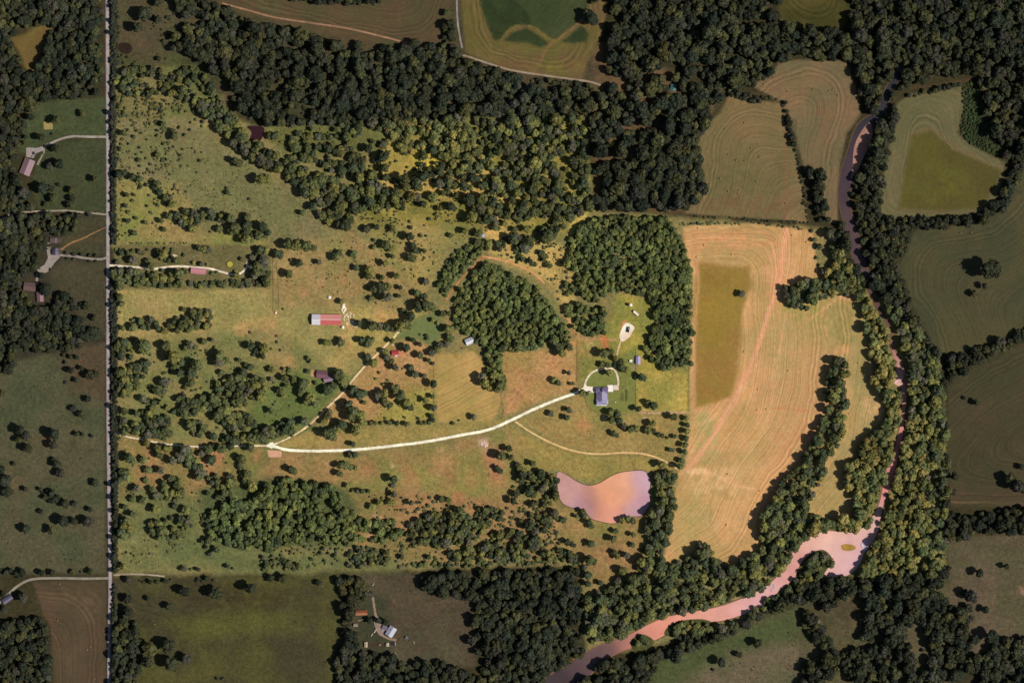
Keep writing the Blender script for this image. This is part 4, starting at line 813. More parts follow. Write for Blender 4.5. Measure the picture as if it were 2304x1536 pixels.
wood([(600,1088),(640,1074),(700,1082),(745,1092),(770,1112),(775,1140),(800,1152),(830,1172),(895,1168),(905,1190),(898,1212),(860,1220),(800,1215),(770,1228),(740,1222),(700,1215),(640,1228),(610,1240),(560,1232),(500,1222),(470,1200),(478,1150),(510,1130),(560,1125)], 10, 5, 10, .90, 'young')
wood([(910,1212),(920,1172),(960,1157),(1040,1142),(1130,1142),(1138,1160),(1090,1190),(1068,1220),(1000,1230),(930,1230)], 10, 5, 9, .93, 'in')
wood([(1010,1238),(1080,1228),(1110,1202),(1150,1192),(1200,1202),(1240,1230),(1300,1240),(1300,1262),(1010,1264)], 10, 5, 9, .86, 'in')
wood([(786,1236),(820,1226),(880,1240),(886,1270),(786,1276)], 9, 5, 8, 1, 'in')
wood([(590,1252),(640,1246),(692,1280),(590,1284)], 8, 3.5, 7, .85, 'in')
wood([(890,1266),(1300,1258),(1300,1268),(890,1278)], 8, 4, 6, .95, 'in', .8)
wood([(1160,1040),(1185,1060),(1210,1060),(1252,1068),(1253,1110),(1240,1140),(1255,1165),(1235,1195),(1200,1200),(1192,1150),(1196,1110),(1165,1080)], 10, 5, 9, .78, 'in')
wood([(1280,1240),(1316,1262),(1322,1290),(1290,1262)], 10, 5, 8, .8, 'in')
wood([(265,1045),(300,1065),(295,1085),(268,1080)], 12, 7, 11, 1, 'in')
wood([(395,1010),(440,1000),(455,1040),(470,1060),(480,1070),(440,1062),(400,1045)], 12, 6, 11, .97, 'in')
wood([(380,1060),(410,1070),(410,1110),(395,1140),(370,1120),(350,1120)], 11, 6, 10, .8, 'in')
wood([(270,1165),(285,1162),(298,1190),(295,1215),(270,1210)], 12, 7, 11, 1, 'in')
wood([(330,1180),(350,1170),(380,1180),(415,1200),(410,1218),(370,1215),(340,1200)], 11, 6, 10, 1, 'in')
wood([(400,1165),(425,1160),(440,1190),(425,1198),(405,1185)], 11, 6, 10, 1, 'in')
wood([(465,1070),(560,1060),(575,1100),(540,1140),(500,1140),(470,1110)], 11, 5, 9, .68, 'in')
wood([(458,1140),(490,1130),(480,1180),(465,1200),(500,1230),(480,1250),(455,1230)], 11, 5, 9, .55, 'in')
wood([(250,-90),(262,-90),(262,550),(252,550)], 4.2, 2.6, 5.0, 1, 'edge', 1.35); wood([(250,620),(264,620),(266,1288),(256,1288)], 4.4, 2.6, 5.2, 1, 'edge', 1.35)
wood([(253,1312),(262,1312),(262,1630),(251,1630)], 4.2, 2.4, 5, 1, 'edge', 1.35)
wood([(250,-20),(268,-20),(268,150),(256,150)], 6, 3, 5, 1, 'out')
wood([(262,545),(420,545),(420,549),(262,549)], 4, 1.6, 2.6, .8, 'in', .7)
wood([(0,1272),(50,1278),(60,1295),(45,1300),(0,1292)], 10, 5, 8, 1, 'out')
wood([(265,1304),(420,1300),(500,1298),(500,1306),(330,1312)], 8, 3, 7, .5, 'out')
wood([(1530,500),(1700,500),(1828,515),(1828,519),(1700,505),(1530,506)], 5, 2, 3.4, .8, 'in', .7); wood([(1560,484),(1820,500),(1820,505),(1560,488)], 5, 2, 3.4, .7, 'out', .7)
wood([(1195,180),(1315,183),(1315,191),(1195,188)], 9, 4, 5.5, .9, 'out', .8)
wood([(75,1150),(135,1122),(140,1130),(85,1160)], 1000, 1, 2)
wood([(90,1096),(130,1112),(138,1128),(118,1130),(85,1112)], 9, 5, 8, 1, 'out')
wood([(2038,215),(2160,186),(2160,194),(2040,222)], 8, 4, 7, 1, 'out', .8)
# scattered single trees (x, y, r)
OUT_T = '''329 36 18|357 9 10|358 45 9|313 65 13|377 40 5|378 80 5|369 93 5|420 35 12|427 68 15|358 134 6|188 257 10|70 265 9|130 272 11|60 309 6|58 323 6|96 310 10|118 302 4|129 335 11|136 370 12|115 374 10|102 330 4|
216 404 9|99 424 15|118 425 8|122 447 11|106 460 8|164 428 9|165 447 9|162 462 10|203 483 6|170 516 9|133 416 5|151 570 5|167 572 5|185 573 5|202 574 5|217 575 5|151 582 4|167 583 4|202 587 4|217 588 4|116 607 4|95 620 8|105 650 16|
150 667 13|216 716 9|60 788 7|180 775 9|165 780 7|150 790 6|143 799 5|160 803 6|175 804 6|150 816 6|162 833 9|185 828 7|206 843 12|219 841 9|173 855 7|149 860 5|8 885 9|200 897 9|168 918 9|185 930 10|50 965 12|62 980 12|66 1008 12|45 988 9|125 975 14|
122 1000 11|175 975 7|187 977 6|207 980 5|132 1043 10|138 1063 12|122 1033 6|217 1085 10|35 1043 6|5 1055 10|15 1080 15|20 1105 14|60 1100 7|150 1133 11|170 1133 8|203 1145 7|147 1172 13|168 1172 10|200 1172 14|120 1192 11|62 1188 12|95 1150 7|
95 1286 8|120 1287 8|165 1286 7|183 1286 3|207 1284 8|10 1335 8|55 1342 12|12 1370 10|290 1345 12|335 1345 7|382 1362 10|418 1327 13|488 1331 16|568 1320 14|290 1372 13|340 1455 19|380 1450 17|335 1485 14|387 1490 16|420 1480 13|290 1303 9|488 1525 4|502 1526 4|
851 1394 8|867 1397 8|832 1394 8|1330 45 19|1320 30 10|1380 195 10|1450 195 8|1380 255 18|1412 320 9|1440 245 20|1427 367 10|1400 330 12|1005 30 9|1015 55 10|2225 607 26|2213 643 8|2191 661 9|2170 895 5|2195 905 8|2270 1075 15|2285 1090 15|2300 1098 12|2298 1050 8|
2200 1287 11|2262 1273 7|2180 1335 14|2168 1330 9|2190 1345 9|2215 1370 9|2228 1428 17|2132 1276 7|2145 1070 10|2143 1105 9|2105 1480 1|2170 1462 7|2077 1462 5|2095 1485 14|1702 1445 11|1662 1470 8|1622 1488 11|1605 1505 4|1600 1110 1|1790 1420 1|1640 505 1|720 1310 8|640 1300 12|610 1298 10|1062 1440 12|1075 1465 9|1085 1400 10|1840 1395 1'''
IN_T = '''280 300 8|290 294 4|309 295 4|302 308 5|318 300 4|340 281 4|369 280 8|355 294 4|357 306 5|392 298 9|395 308 10|407 288 5|428 293 4|418 304 5|432 277 4|443 270 4|457 285 4|459 275 5|273 325 4|273 336 6|291 324 4|332 315 3|315 333 4|343 332 3|320 343 3|371 325 5|
380 323 5|383 334 3|392 331 3|412 336 3|440 344 2|454 343 3|452 325 2|293 341 3|307 348 3|355 349 6|406 350 4|357 350 7|315 361 6|330 357 4|348 359 3|367 358 4|377 359 4|340 370 4|316 374 4|334 382 4|339 388 3|347 390 3|268 358 4|375 371 3|451 362 5|425 374 3|
530 362 9|540 368 10|288 439 6|303 439 5|318 421 5|331 417 5|337 440 4|285 464 6|300 452 5|332 464 4|357 462 5|288 477 4|307 491 5|288 498 6|328 501 6|365 497 7|382 487 9|370 517 7|305 525 7|276 530 3|474 522 3|495 517 9|513 425 5|513 434 6|562 448 4|
345 405 5|355 415 9|350 422 7|360 432 9|375 445 9|385 445 7|390 460 9|280 390 8|300 398 9|316 405 9|270 395 9|588 406 14|603 405 12|681 479 7|650 552 12|668 553 14|690 555 14|706 558 9|630 573 12|655 586 4|674 592 10|652 617 11|757 578 10|764 570 8|719 590 7|
797 572 9|802 603 8|832 608 12|868 593 9|830 622 10|848 583 3|861 624 7|892 621 8|843 650 10|858 648 13|873 645 11|872 668 12|837 671 7|901 647 6|898 666 6|959 634 9|868 552 12|882 560 10|884 577 7|842 557 6|841 540 5|884 515 9|826 516 11|848 512 8|
922 533 11|930 552 8|935 565 9|928 580 11|955 565 6|925 512 5|923 499 4|966 493 5|948 531 5|960 531 3|1014 530 7|1047 520 9|1015 467 11|990 470 7|980 483 4|870 400 10|910 405 15|870 433 11|890 432 10|835 430 14|833 455 14|800 475 12|820 468 9|860 463 8|
873 466 7|895 463 9|908 455 9|905 468 8|940 445 11|953 460 9|975 443 12|1007 433 5|1025 440 8|1055 450 15|1080 467 14|1062 490 14|1098 492 14|1078 525 11|1010 603 6|1005 580 1|956 398 14|990 414 13|1010 410 12|1022 418 9|990 388 12|1075 545 10|1100 548 9|
808 727 9|830 723 6|840 735 11|855 735 10|870 737 10|885 740 10|900 735 13|915 730 13|924 710 13|943 692 13|960 688 14|940 660 10|972 690 11|955 668 10|910 700 7|769 679 7|638 695 3|734 771 9|742 771 7|767 772 10|765 762 6|815 765 9|832 770 11|838 764 7|826 775 9|
883 766 7|997 706 8|1010 705 6|975 720 6|985 727 5|960 755 5|962 762 5|947 753 3|1010 740 11|1015 760 11|1005 775 8|595 784 13|613 831 9|640 830 5|652 832 7|693 835 6|695 806 6|701 812 6|590 857 10|612 853 6|642 850 9|650 855 7|662 853 9|685 862 14|681 880 13|632 878 9|
638 890 6|644 867 6|588 893 12|594 873 6|612 924 8|700 893 13|712 905 12|692 903 9|765 842 15|772 858 12|737 877 13|752 868 9|712 861 6|780 868 8|796 878 13|810 888 12|820 883 9|828 802 9|842 816 11|868 790 9|872 803 9|881 814 8|890 826 9|914 783 11|925 827 8|
907 829 3|855 838 4|847 852 4|873 855 4|863 865 4|934 841 10|955 845 6|946 800 9|972 793 9|984 788 9|990 776 8|966 810 6|975 817 5|945 775 6|930 765 7|890 875 13|903 888 13|915 905 12|925 917 8|852 890 12|866 884 10|866 902 11|876 910 10|820 905 6|785 910 12|797 923 13|
792 938 12|812 932 12|816 948 12|803 965 13|770 955 14|762 962 12|752 968 10|740 975 13|750 982 11|730 947 9|738 935 9|742 925 7|795 998 7|976 862 10|974 891 6|957 900 8|976 917 9|972 935 6|975 945 6|836 952 6|845 951 6|860 951 5|877 951 6|894 951 7|916 953 7|947 951 6|956 951 5|
966 951 5|867 940 3|911 938 3|942 941 4|1066 937 8|1021 952 5|1033 945 3|1083 848 12|1090 860 12|1100 872 7|1112 842 11|1125 848 12|1128 865 12|1118 875 9|1110 820 8|1134 782 9|1165 782 12|1152 784 10|1178 785 9|1040 783 2|
686 947 10|699 957 4|645 965 12|657 972 11|610 970 15|590 985 13|790 1024 8|800 1022 8|768 1046 9|780 1046 10|790 1050 8|802 1052 7|765 1064 9|656 1054 9|663 1058 9|887 1077 10|885 1092 6|783 1091 7|795 1104 5|805 1104 6|815 1104 7|833 1105 6|875 1100 4|887 1111 8|875 1110 3|
855 1130 8|838 1139 10|880 1128 10|925 1130 7|994 1122 8|1010 1124 8|1009 1137 4|965 1137 5|1146 1008 9|1127 1023 12|1150 1028 8|1118 1050 7|1125 1058 8|1168 1050 10|1175 1068 10|1157 1095 5|1160 1110 10|1155 1124 9|1248 854 8|1255 861 8|1284 863 5|1292 863 4|1280 839 6|
1309 883 9|1320 884 6|1241 930 8|1278 920 7|1285 925 5|1275 939 8|1358 795 12|1374 790 7|1356 820 8|1368 821 8|1370 838 9|1397 825 10|1408 832 9|1386 806 7|1398 812 8|1432 846 6|1443 848 9|1450 851 7|1282 781 9|1265 795 10|1255 780 11|1245 765 12|1458 905 8|1470 912 10|
1437 919 8|1374 927 9|1388 930 10|1375 943 9|1392 946 10|1405 958 9|1418 965 9|1380 973 8|1387 978 7|1432 965 8|1467 952 9|1458 968 10|1470 968 6|1482 976 6|1490 980 6|1502 984 4|1515 937 9|1517 981 6|1507 1011 6|1514 1012 5|1487 1045 10|1543 940 7|1545 955 7|1545 970 8|1543 985 8|
1541 1000 7|1540 1015 7|1533 1035 8|1529 1048 8|1198 1042 8|1250 1112 10|1252 1080 9|1267 1168 9|1254 1197 4|1297 1160 6|1312 1148 7|1315 1160 7|1325 1172 8|1330 1182 8|1400 1170 8|1412 1166 8|1424 1172 8|1385 1193 7|1380 1210 9|1425 1202 7|1423 1225 7|1445 1235 5|1276 1217 8|
1286 1222 7|1293 1227 5|1329 1222 10|1326 1257 13|1335 1262 9|1382 1242 8|1389 1250 8|1410 1248 9|1258 1222 4|1322 1292 11|1322 1312 9|1350 1310 8|1345 1333 8|1190 1182 12|1162 1200 7|1400 1282 12|1440 1275 9|1445 1300 12|1667 661 9|1842 390 14|271 669 10|276 684 8|271 702 3|415 696 6|
302 585 11|335 590 9|343 600 10|370 573 12|416 574 5|400 588 10|436 592 5|455 594 7|467 595 4|366 608 5|391 615 9|405 617 11|420 612 7|262 610 8|265 590 7|478 615 5|489 612 4|531 610 5|535 620 8|545 583 6|460 560 9|470 563 10|450 558 8|
328 778 18|330 790 11|375 778 13|378 790 8|430 775 10|440 780 9|420 782 8|395 803 15|410 815 10|395 825 11|408 838 10|432 840 13|445 822 14|432 860 12|440 815 9|372 860 13|355 877 11|368 880 7|373 879 4|497 800 13|495 815 13|510 810 9|475 800 5|545 798 1|565 825 9|555 820 6|540 810 6|
460 768 8|480 765 6|485 783 5|565 778 10|580 788 9|571 798 5|592 800 8|500 838 8|420 872 6|455 873 4|553 908 7|567 870 1|324 897 10|335 905 8|348 905 9|345 920 8|365 905 8|282 925 10|280 945 10|468 957 3|338 797 5|332 840 3|295 808 4|288 832 1|385 800 5|442 795 3|
310 930 8|302 925 5|278 890 6|482 980 10|272 987 5|332 995 10|357 1008 11|378 1008 11|362 1024 9|293 1028 12|303 1036 9|325 1033 10|390 1035 11|470 1010 12|455 1020 9|482 1005 10|478 1035 12|500 1008 12|520 1005 9|545 1030 12|543 1048 9|565 1005 11|550 988 10|580 985 12|335 1057 10|
365 1057 9|335 1085 1|310 1098 11|330 1080 7|355 1112 10|325 1125 11|300 1122 9|352 1145 12|420 1147 12|300 1155 9|283 1140 8|450 1072 10|345 1100 8|297 1245 3|304 1250 3|280 1273 9|415 1278 8|430 1280 4|448 1280 6|515 1273 6|525 1278 4|590 1262 4|387 1165 6|375 1170 6|550 1248 1|
622 1225 6|628 1230 5|620 1238 4|655 1240 4|688 1228 5|702 1257 5|728 1234 5|745 1234 3|757 1235 4|759 1242 4|740 1244 4|723 1244 5|716 1248 4|755 1250 6|731 1261 4|733 1268 3|750 1268 3|782 1222 7|1000 1098 1|907 1228 5|905 1252 6|965 1252 6|890 1215 5|1135 1184 4|1005 1222 7|
1160 1075 5|1166 1082 1|1205 1100 5|1190 1115 4|1192 1125 3|1190 1135 3|1170 1150 4|1172 1170 6|1165 1132 3|1085 470 9|1120 548 8|1175 585 6|1125 560 7|1097 560 6|1843 555 8|1832 540 6|1838 580 5|1846 598 5|1850 612 7|1826 520 5|1845 628 1'''
def parse(s): return [tuple(float(v) for v in q.split()) for q in s.replace('\n', '').split('|') if q.strip()]
SINGLE = [(x, y, r, 1.0, 'out', 1) for x, y, r in parse(OUT_T) if r > 1]+[(x, y, r, 1.0, 'in', 1) for x, y, r in parse(IN_T) if r > 1]
ALLT = [(*t, 0) for t in TREES]+SINGLE
# small bushes dotted over the rough pastures
def scatter(poly, n, rmin, rmax, zone='in', gap=40, q=.45):
    p = np.asarray(poly, float); x0, y0 = p.min(0); x1, y1 = p.max(0)
    xs, ys = rng.uniform(x0, x1, n*4), rng.uniform(y0, y1, n*4); k = inside(poly, xs, ys); xs, ys = xs[k], ys[k]
    k = fbm(None, gap, 3, 41, xs, ys) > q; xs, ys = xs[k][:n], ys[k][:n]
    rs = rng.uniform(rmin, rmax, len(xs)); k = clear_of(xs, ys, rs+2)
    for a, b, c in zip(xs[k], ys[k], rs[k]): ALLT.append((a, b, c, .8, zone, 0))
scatter([(262,265),(440,268),(500,330),(640,420),(700,470),(760,520),(610,548),(262,548)], 420, .8, 1.9)
scatter([(262,265),(440,268),(480,330),(400,480),(262,548)], 150, 2, 3.6)
scatter([(615,555),(785,525),(900,600),(920,700),(700,660),(620,620)], 120, 1, 2.4)
scatter([(800,470),(1060,440),(1090,520),(1000,560),(940,650),(850,560)], 170, 1.2, 3)
scatter([(780,330),(1060,300),(1200,480),(1260,560),(1100,500),(800,480)], 330, 1.5, 4)
scatter([(570,285),(880,278),(860,350),(650,350)], 90, 1.5, 3.5)
scatter([(1090,505),(1290,560),(1300,760),(1240,640),(1100,570)], 130, 1.5, 3.6)
scatter([(262,760),(620,740),(690,975),(262,975)], 120, 1.5, 4)
scatter([(262,1005),(560,1010),(480,1130),(460,1220),(262,1285)], 130, 1.5, 4)
scatter([(600,1225),(900,1225),(900,1270),(700,1280)], 70, 1.5, 3.6)
scatter([(800,1100),(1250,1150),(1250,1262),(900,1262)], 330, 1.5, 4.4, q=.3)
scatter([(1160,1060),(1260,1150),(1250,1230),(1180,1220)], 90, 1.5, 4)
scatter([(262,215),(470,230),(470,275),(262,262)], 110, 1.5, 4)
scatter([(256,0),(480,0),(400,140),(256,150)], 60, 1.2, 4, 'out')
scatter([(520,200),(1310,200),(1310,250),(560,280)], 120, 2, 5, 'out', q=.2)
scatter([(1330,200),(1600,200),(1560,470),(1340,466)], 100, 2, 5, 'out', q=.2)
scatter([(-60,850),(235,780),(235,1280),(-60,1280)], 60, .8, 1.8, 'out')
scatter([(262,1330),(760,1310),(750,1536),(262,1536)], 30, .8, 1.8, 'out')
scatter([(1500,1510),(1790,1380),(1800,1536)], 30, .8, 2, 'out')
scatter([(870,860),(980,840),(975,945),(840,945)], 30, 1, 2)

TINT = {'in': [((94,98,60), .42), ((76,84,58), .26), ((122,120,66), .2), ((98,96,76), .12)],
        'yel': [((140,128,72), .30), ((120,118,68), .34), ((98,104,64), .36)],
        'young': [((96,104,60), .45), ((116,120,66), .27), ((80,88,56), .28)],
        'out': [((58,61,42), .42), ((47,53,40), .28), ((76,76,46), .18), ((66,65,54), .12)],  # leaf colours darkened to paint in the dimming outside PROP
        'outg': [((60,76,42), .6), ((52,66,38), .4)], 'edge': [((58,62,52), .6), ((66,68,50), .4)]}
TONE = {0: 'mid green', 1: 'dark green', 2: 'yellowish green', 3: 'greyish green'}
arr = []
xs = np.array([t[0] for t in ALLT]); ys = np.array([t[1] for t in ALLT])
inP = inside(PROP, xs, ys); drift = fbm(None, 70, 4, 51, xs, ys); drift2 = fbm(None, 45, 3, 52, xs, ys)
for i, (x, y, r, hf, z, single) in enumerate(ALLT):
    if z == 'auto': z = 'in' if inP[i] else 'out'
    if z == 'yel' and not inP[i]: z = 'out'
    if z == 'in' and not inP[i]:
        if not (256 < x < 610 and 545 < y < 652): z = 'out'
    if z == 'out' and inP[i]: z = 'in'
    if z == 'in' and x > 1900 and y > 940: z = 'yel' if x < 2080 else 'in'
    fam = TINT[z]; k = rng.random(); j = 0
    while j < len(fam)-1 and k > fam[j][1]: k -= fam[j][1]; j += 1
    tone = {'yel': [2, 0, 1], 'outg': [0, 1], 'edge': [3, 3]}.get(z, [0, 1, 2, 3])[j]
    col = alb(fam[j][0])*rng.uniform(.76, 1.2)*(.62+.76*drift[i])*(.86 if z == 'in' and y < 545 else 1)*np.array([1+.25*(drift2[i]-.5), 1, 1-.2*(drift2[i]-.5)])
    arr.append(dict(x=x, y=y, r=r*rng.uniform(.90, 1.0)*(.98 if single else 1), hf=hf, zone=z, single=single, tone=tone, col=col, hv=rng.uniform(.8, 1.3), rot=rng.uniform(0, 6.28), proto=int(rng.integers(6)) if r > 3.3 else 6+int(rng.integers(3))))
print('trees', len(arr))

# ------------------------------------------------------------------ individual trees and bushes
LAND = [('farmhouse',1353,889),('red and white barn',735,719),('dark metal house',732,848),('small red shed',892,793),('white wood-edge shed',1057,768),('orange pond',1360,1115),('white gravel pad',1410,745),
        ('lavender roofed shed',1435,809),('pinkish garden house',446,610),('round yellow pool',517,594),('tree in the olive patch',1667,640),('wide river pool',1880,1230),('north field of bales',1670,350),('pebbly gravel bar',2025,850),
        ('long pinkish house',62,375),('yellow sand court',108,283),('crossroads',247,1300),('white roofed house',882,1420),('orange roofed shed',814,1376),('maroon pond',577,302),('round brown pond',280,109),('corn block',1220,30),
        ('top lane junction',1036,123),('lower right corner',2304,1536),('right edge hedge',2220,790),('east olive crop block',2130,390),('pink sandbar',1940,330),('lower river bend',1640,1375),('hay meadow',1050,880),('drive fork',612,1003),
        ('reddish cut path',1045,620),('teal roofed shed',1515,198),('orange bare patch',106,993),('left side road bend',60,1305),('top left clearing',80,100),('brown roofed house',67,645),('striped top field',800,40),('top olive field',1830,30),
        ('hayfield gate',1530,1056),('bottom edge meadow',560,1440),('north east shrub strip',2195,260),('round wood corner',1150,690)]
DIRS = ['east', 'north east', 'north', 'north west', 'west', 'south west', 'south', 'south east']
used = {}
def where(x, y):
    best = sorted(LAND, key=lambda l: (l[1]-x)**2+(l[2]-y)**2)[0]
    dx, dy = x-best[1], best[2]-y; d = math.hypot(dx, dy); a = int(round(math.atan2(dy, dx)/(math.pi/4))) % 8
    dist = 'close' if d < 35 else 'a little' if d < 75 else 'farther' if d < 140 else 'far'
    return best[0], DIRS[a], dist, d
def unique_labels(items, noun):
    grp = {}
    for t in items:
        lm, dr, ds, d = where(t['x'], t['y']); sz = 'huge' if t['r'] > 16 else 'large' if t['r'] > 11.5 else 'medium' if t['r'] > 7.5 else 'small' if t['r'] > 3.6 else 'tiny'
        if noun == 'bush': sz = {'small': 'rounded', 'tiny': 'low'}.get(sz, 'big')
        t['base'] = (sz, TONE[t['tone']], ds, dr, lm); t['d'] = d; grp.setdefault(t['base'], []).append(t)
    O = ['nearest', 'second nearest', 'third nearest', 'fourth nearest', 'fifth nearest', 'sixth nearest', 'seventh nearest', 'eighth nearest', 'ninth nearest', 'tenth nearest']
    for b, L_ in grp.items():
        L_.sort(key=lambda t: t['d']); sz, tn, ds, dr, lm = b
        for k, t in enumerate(L_):
            s = f'{sz} {tn} {noun} {ds} {dr} of the {lm}'
            if len(L_) > 1: s += f', {O[k] if k < 10 else "farther off"}'
            t['label'] = s
vis = [t for t in arr if -5 < t['x'] < 2309 and -5 < t['y'] < 1541]
big = [t for t in vis if t['r'] > 5.2]; small = [t for t in vis if t['r'] <= 5.2]
big.sort(key=lambda t: -(t['r']+(3 if t['single'] else 0))); small.sort(key=lambda t: -(t['r']+(1.5 if t['single'] else 0)))
ind_t, ind_s = big[:300], small[:300]
unique_labels(ind_t, 'tree'); unique_labels(ind_s, 'bush')
def tree_scale(t): 
    r = t['r']*S; return r, r*(1.0 if t['r'] > 5.2 else .75)*t['hf']*t['hv']*(1.2 if t['single'] else 1.12)
for t in ind_t:
    r, h = tree_scale(t)
    e = empty('tree', W(t['x'], t['y']), 0, t['label'], 'tree', 'trees standing on the farmland')
    cr = link(bpy.data.objects.new('crown', CROWNS[t['proto'] % 6])); cr.parent = e; cr.scale = (r, r, h); cr.rotation_euler = (0, 0, t['rot']); cr['tint'] = [float(v) for v in t['col']]
    tr = link(bpy.data.objects.new('trunk', trunk_me)); tr.parent = e; tr.scale = (r, r, h); tr.rotation_euler = (0, 0, t['rot'])
for t in ind_s:
    r, h = tree_scale(t)
    o = link(bpy.data.objects.new('bush', BUSHES[t['proto'] % 3])); o.location = W(t['x'], t['y'], -.25*h); o.scale = (r, r, h); o.rotation_euler = (0, 0, t['rot']); o['tint'] = [float(v) for v in t['col']]
    tag(o, t['label'], 'bush', 'bushes dotted over the pastures')
ids = {id(t) for t in ind_t+ind_s}
def gn_scatter(name, items, label):
    n = len(items); me = bpy.data.meshes.new(name)
    me.from_pydata([tuple(W(t['x'], t['y'], -.25*tree_scale(t)[1] if t['r'] <= 5.2 else 0)) for t in items], [], [])
    def at(nm, ty, key, vals):
        a = me.attributes.new(nm, ty, 'POINT'); a.data.foreach_set(key, np.asarray(vals).astype(np.int32 if ty == 'INT' else np.float32).ravel())
    sc = [tree_scale(t) for t in items]
    at('scl', 'FLOAT_VECTOR', 'vector', [(s[0], s[0], s[1]) for s in sc]); at('rotz', 'FLOAT_VECTOR', 'vector', [(0, 0, t['rot']) for t in items])
    at('proto', 'INT', 'value', [t['proto'] for t in items]); at('tint', 'FLOAT_COLOR', 'color', [(*t['col'], 1) for t in items])
    o = bpy.data.objects.new(name, me); link(o)
    ng = bpy.data.node_groups.new(name+'_scatter', 'GeometryNodeTree')
    ng.interface.new_socket('Geometry', in_out='INPUT', socket_type='NodeSocketGeometry'); ng.interface.new_socket('Geometry', in_out='OUTPUT', socket_type='NodeSocketGeometry')
    N, L = ng.nodes, ng.links; gi = N.new('NodeGroupInput'); go = N.new('NodeGroupOutput')
    ip = N.new('GeometryNodeInstanceOnPoints'); ci = N.new('GeometryNodeCollectionInfo'); ci.inputs['Collection'].default_value = PROTO
    ci.inputs['Separate Children'].default_value = True; ci.inputs['Reset Children'].default_value = True
    def named(nm, dt):
        a = N.new('GeometryNodeInputNamedAttribute'); a.data_type = dt; a.inputs['Name'].default_value = nm; return a.outputs[0]
    L.new(gi.outputs[0], ip.inputs['Points']); L.new(ci.outputs[0], ip.inputs['Instance']); ip.inputs['Pick Instance'].default_value = True
    L.new(named('proto', 'INT'), ip.inputs['Instance Index']); L.new(named('scl', 'FLOAT_VECTOR'), ip.inputs['Scale'])
    er = N.new('FunctionNodeEulerToRotation'); L.new(named('rotz', 'FLOAT_VECTOR'), er.inputs[0]); L.new(er.outputs[0], ip.inputs['Rotation'])
    L.new(ip.outputs[0], go.inputs[0])
    md = o.modifiers.new('scatter', 'NODES'); md.node_group = ng
    return tag(o, label, None, None, 'stuff')
gn_scatter('woodland', [t for t in arr if id(t) not in ids and t['r'] > 5.2], 'dense woods and tree belts covering the valley')
gn_scatter('scrub', [t for t in arr if id(t) not in ids and t['r'] <= 5.2], 'small bushes and tussocks strewn over rough pasture')

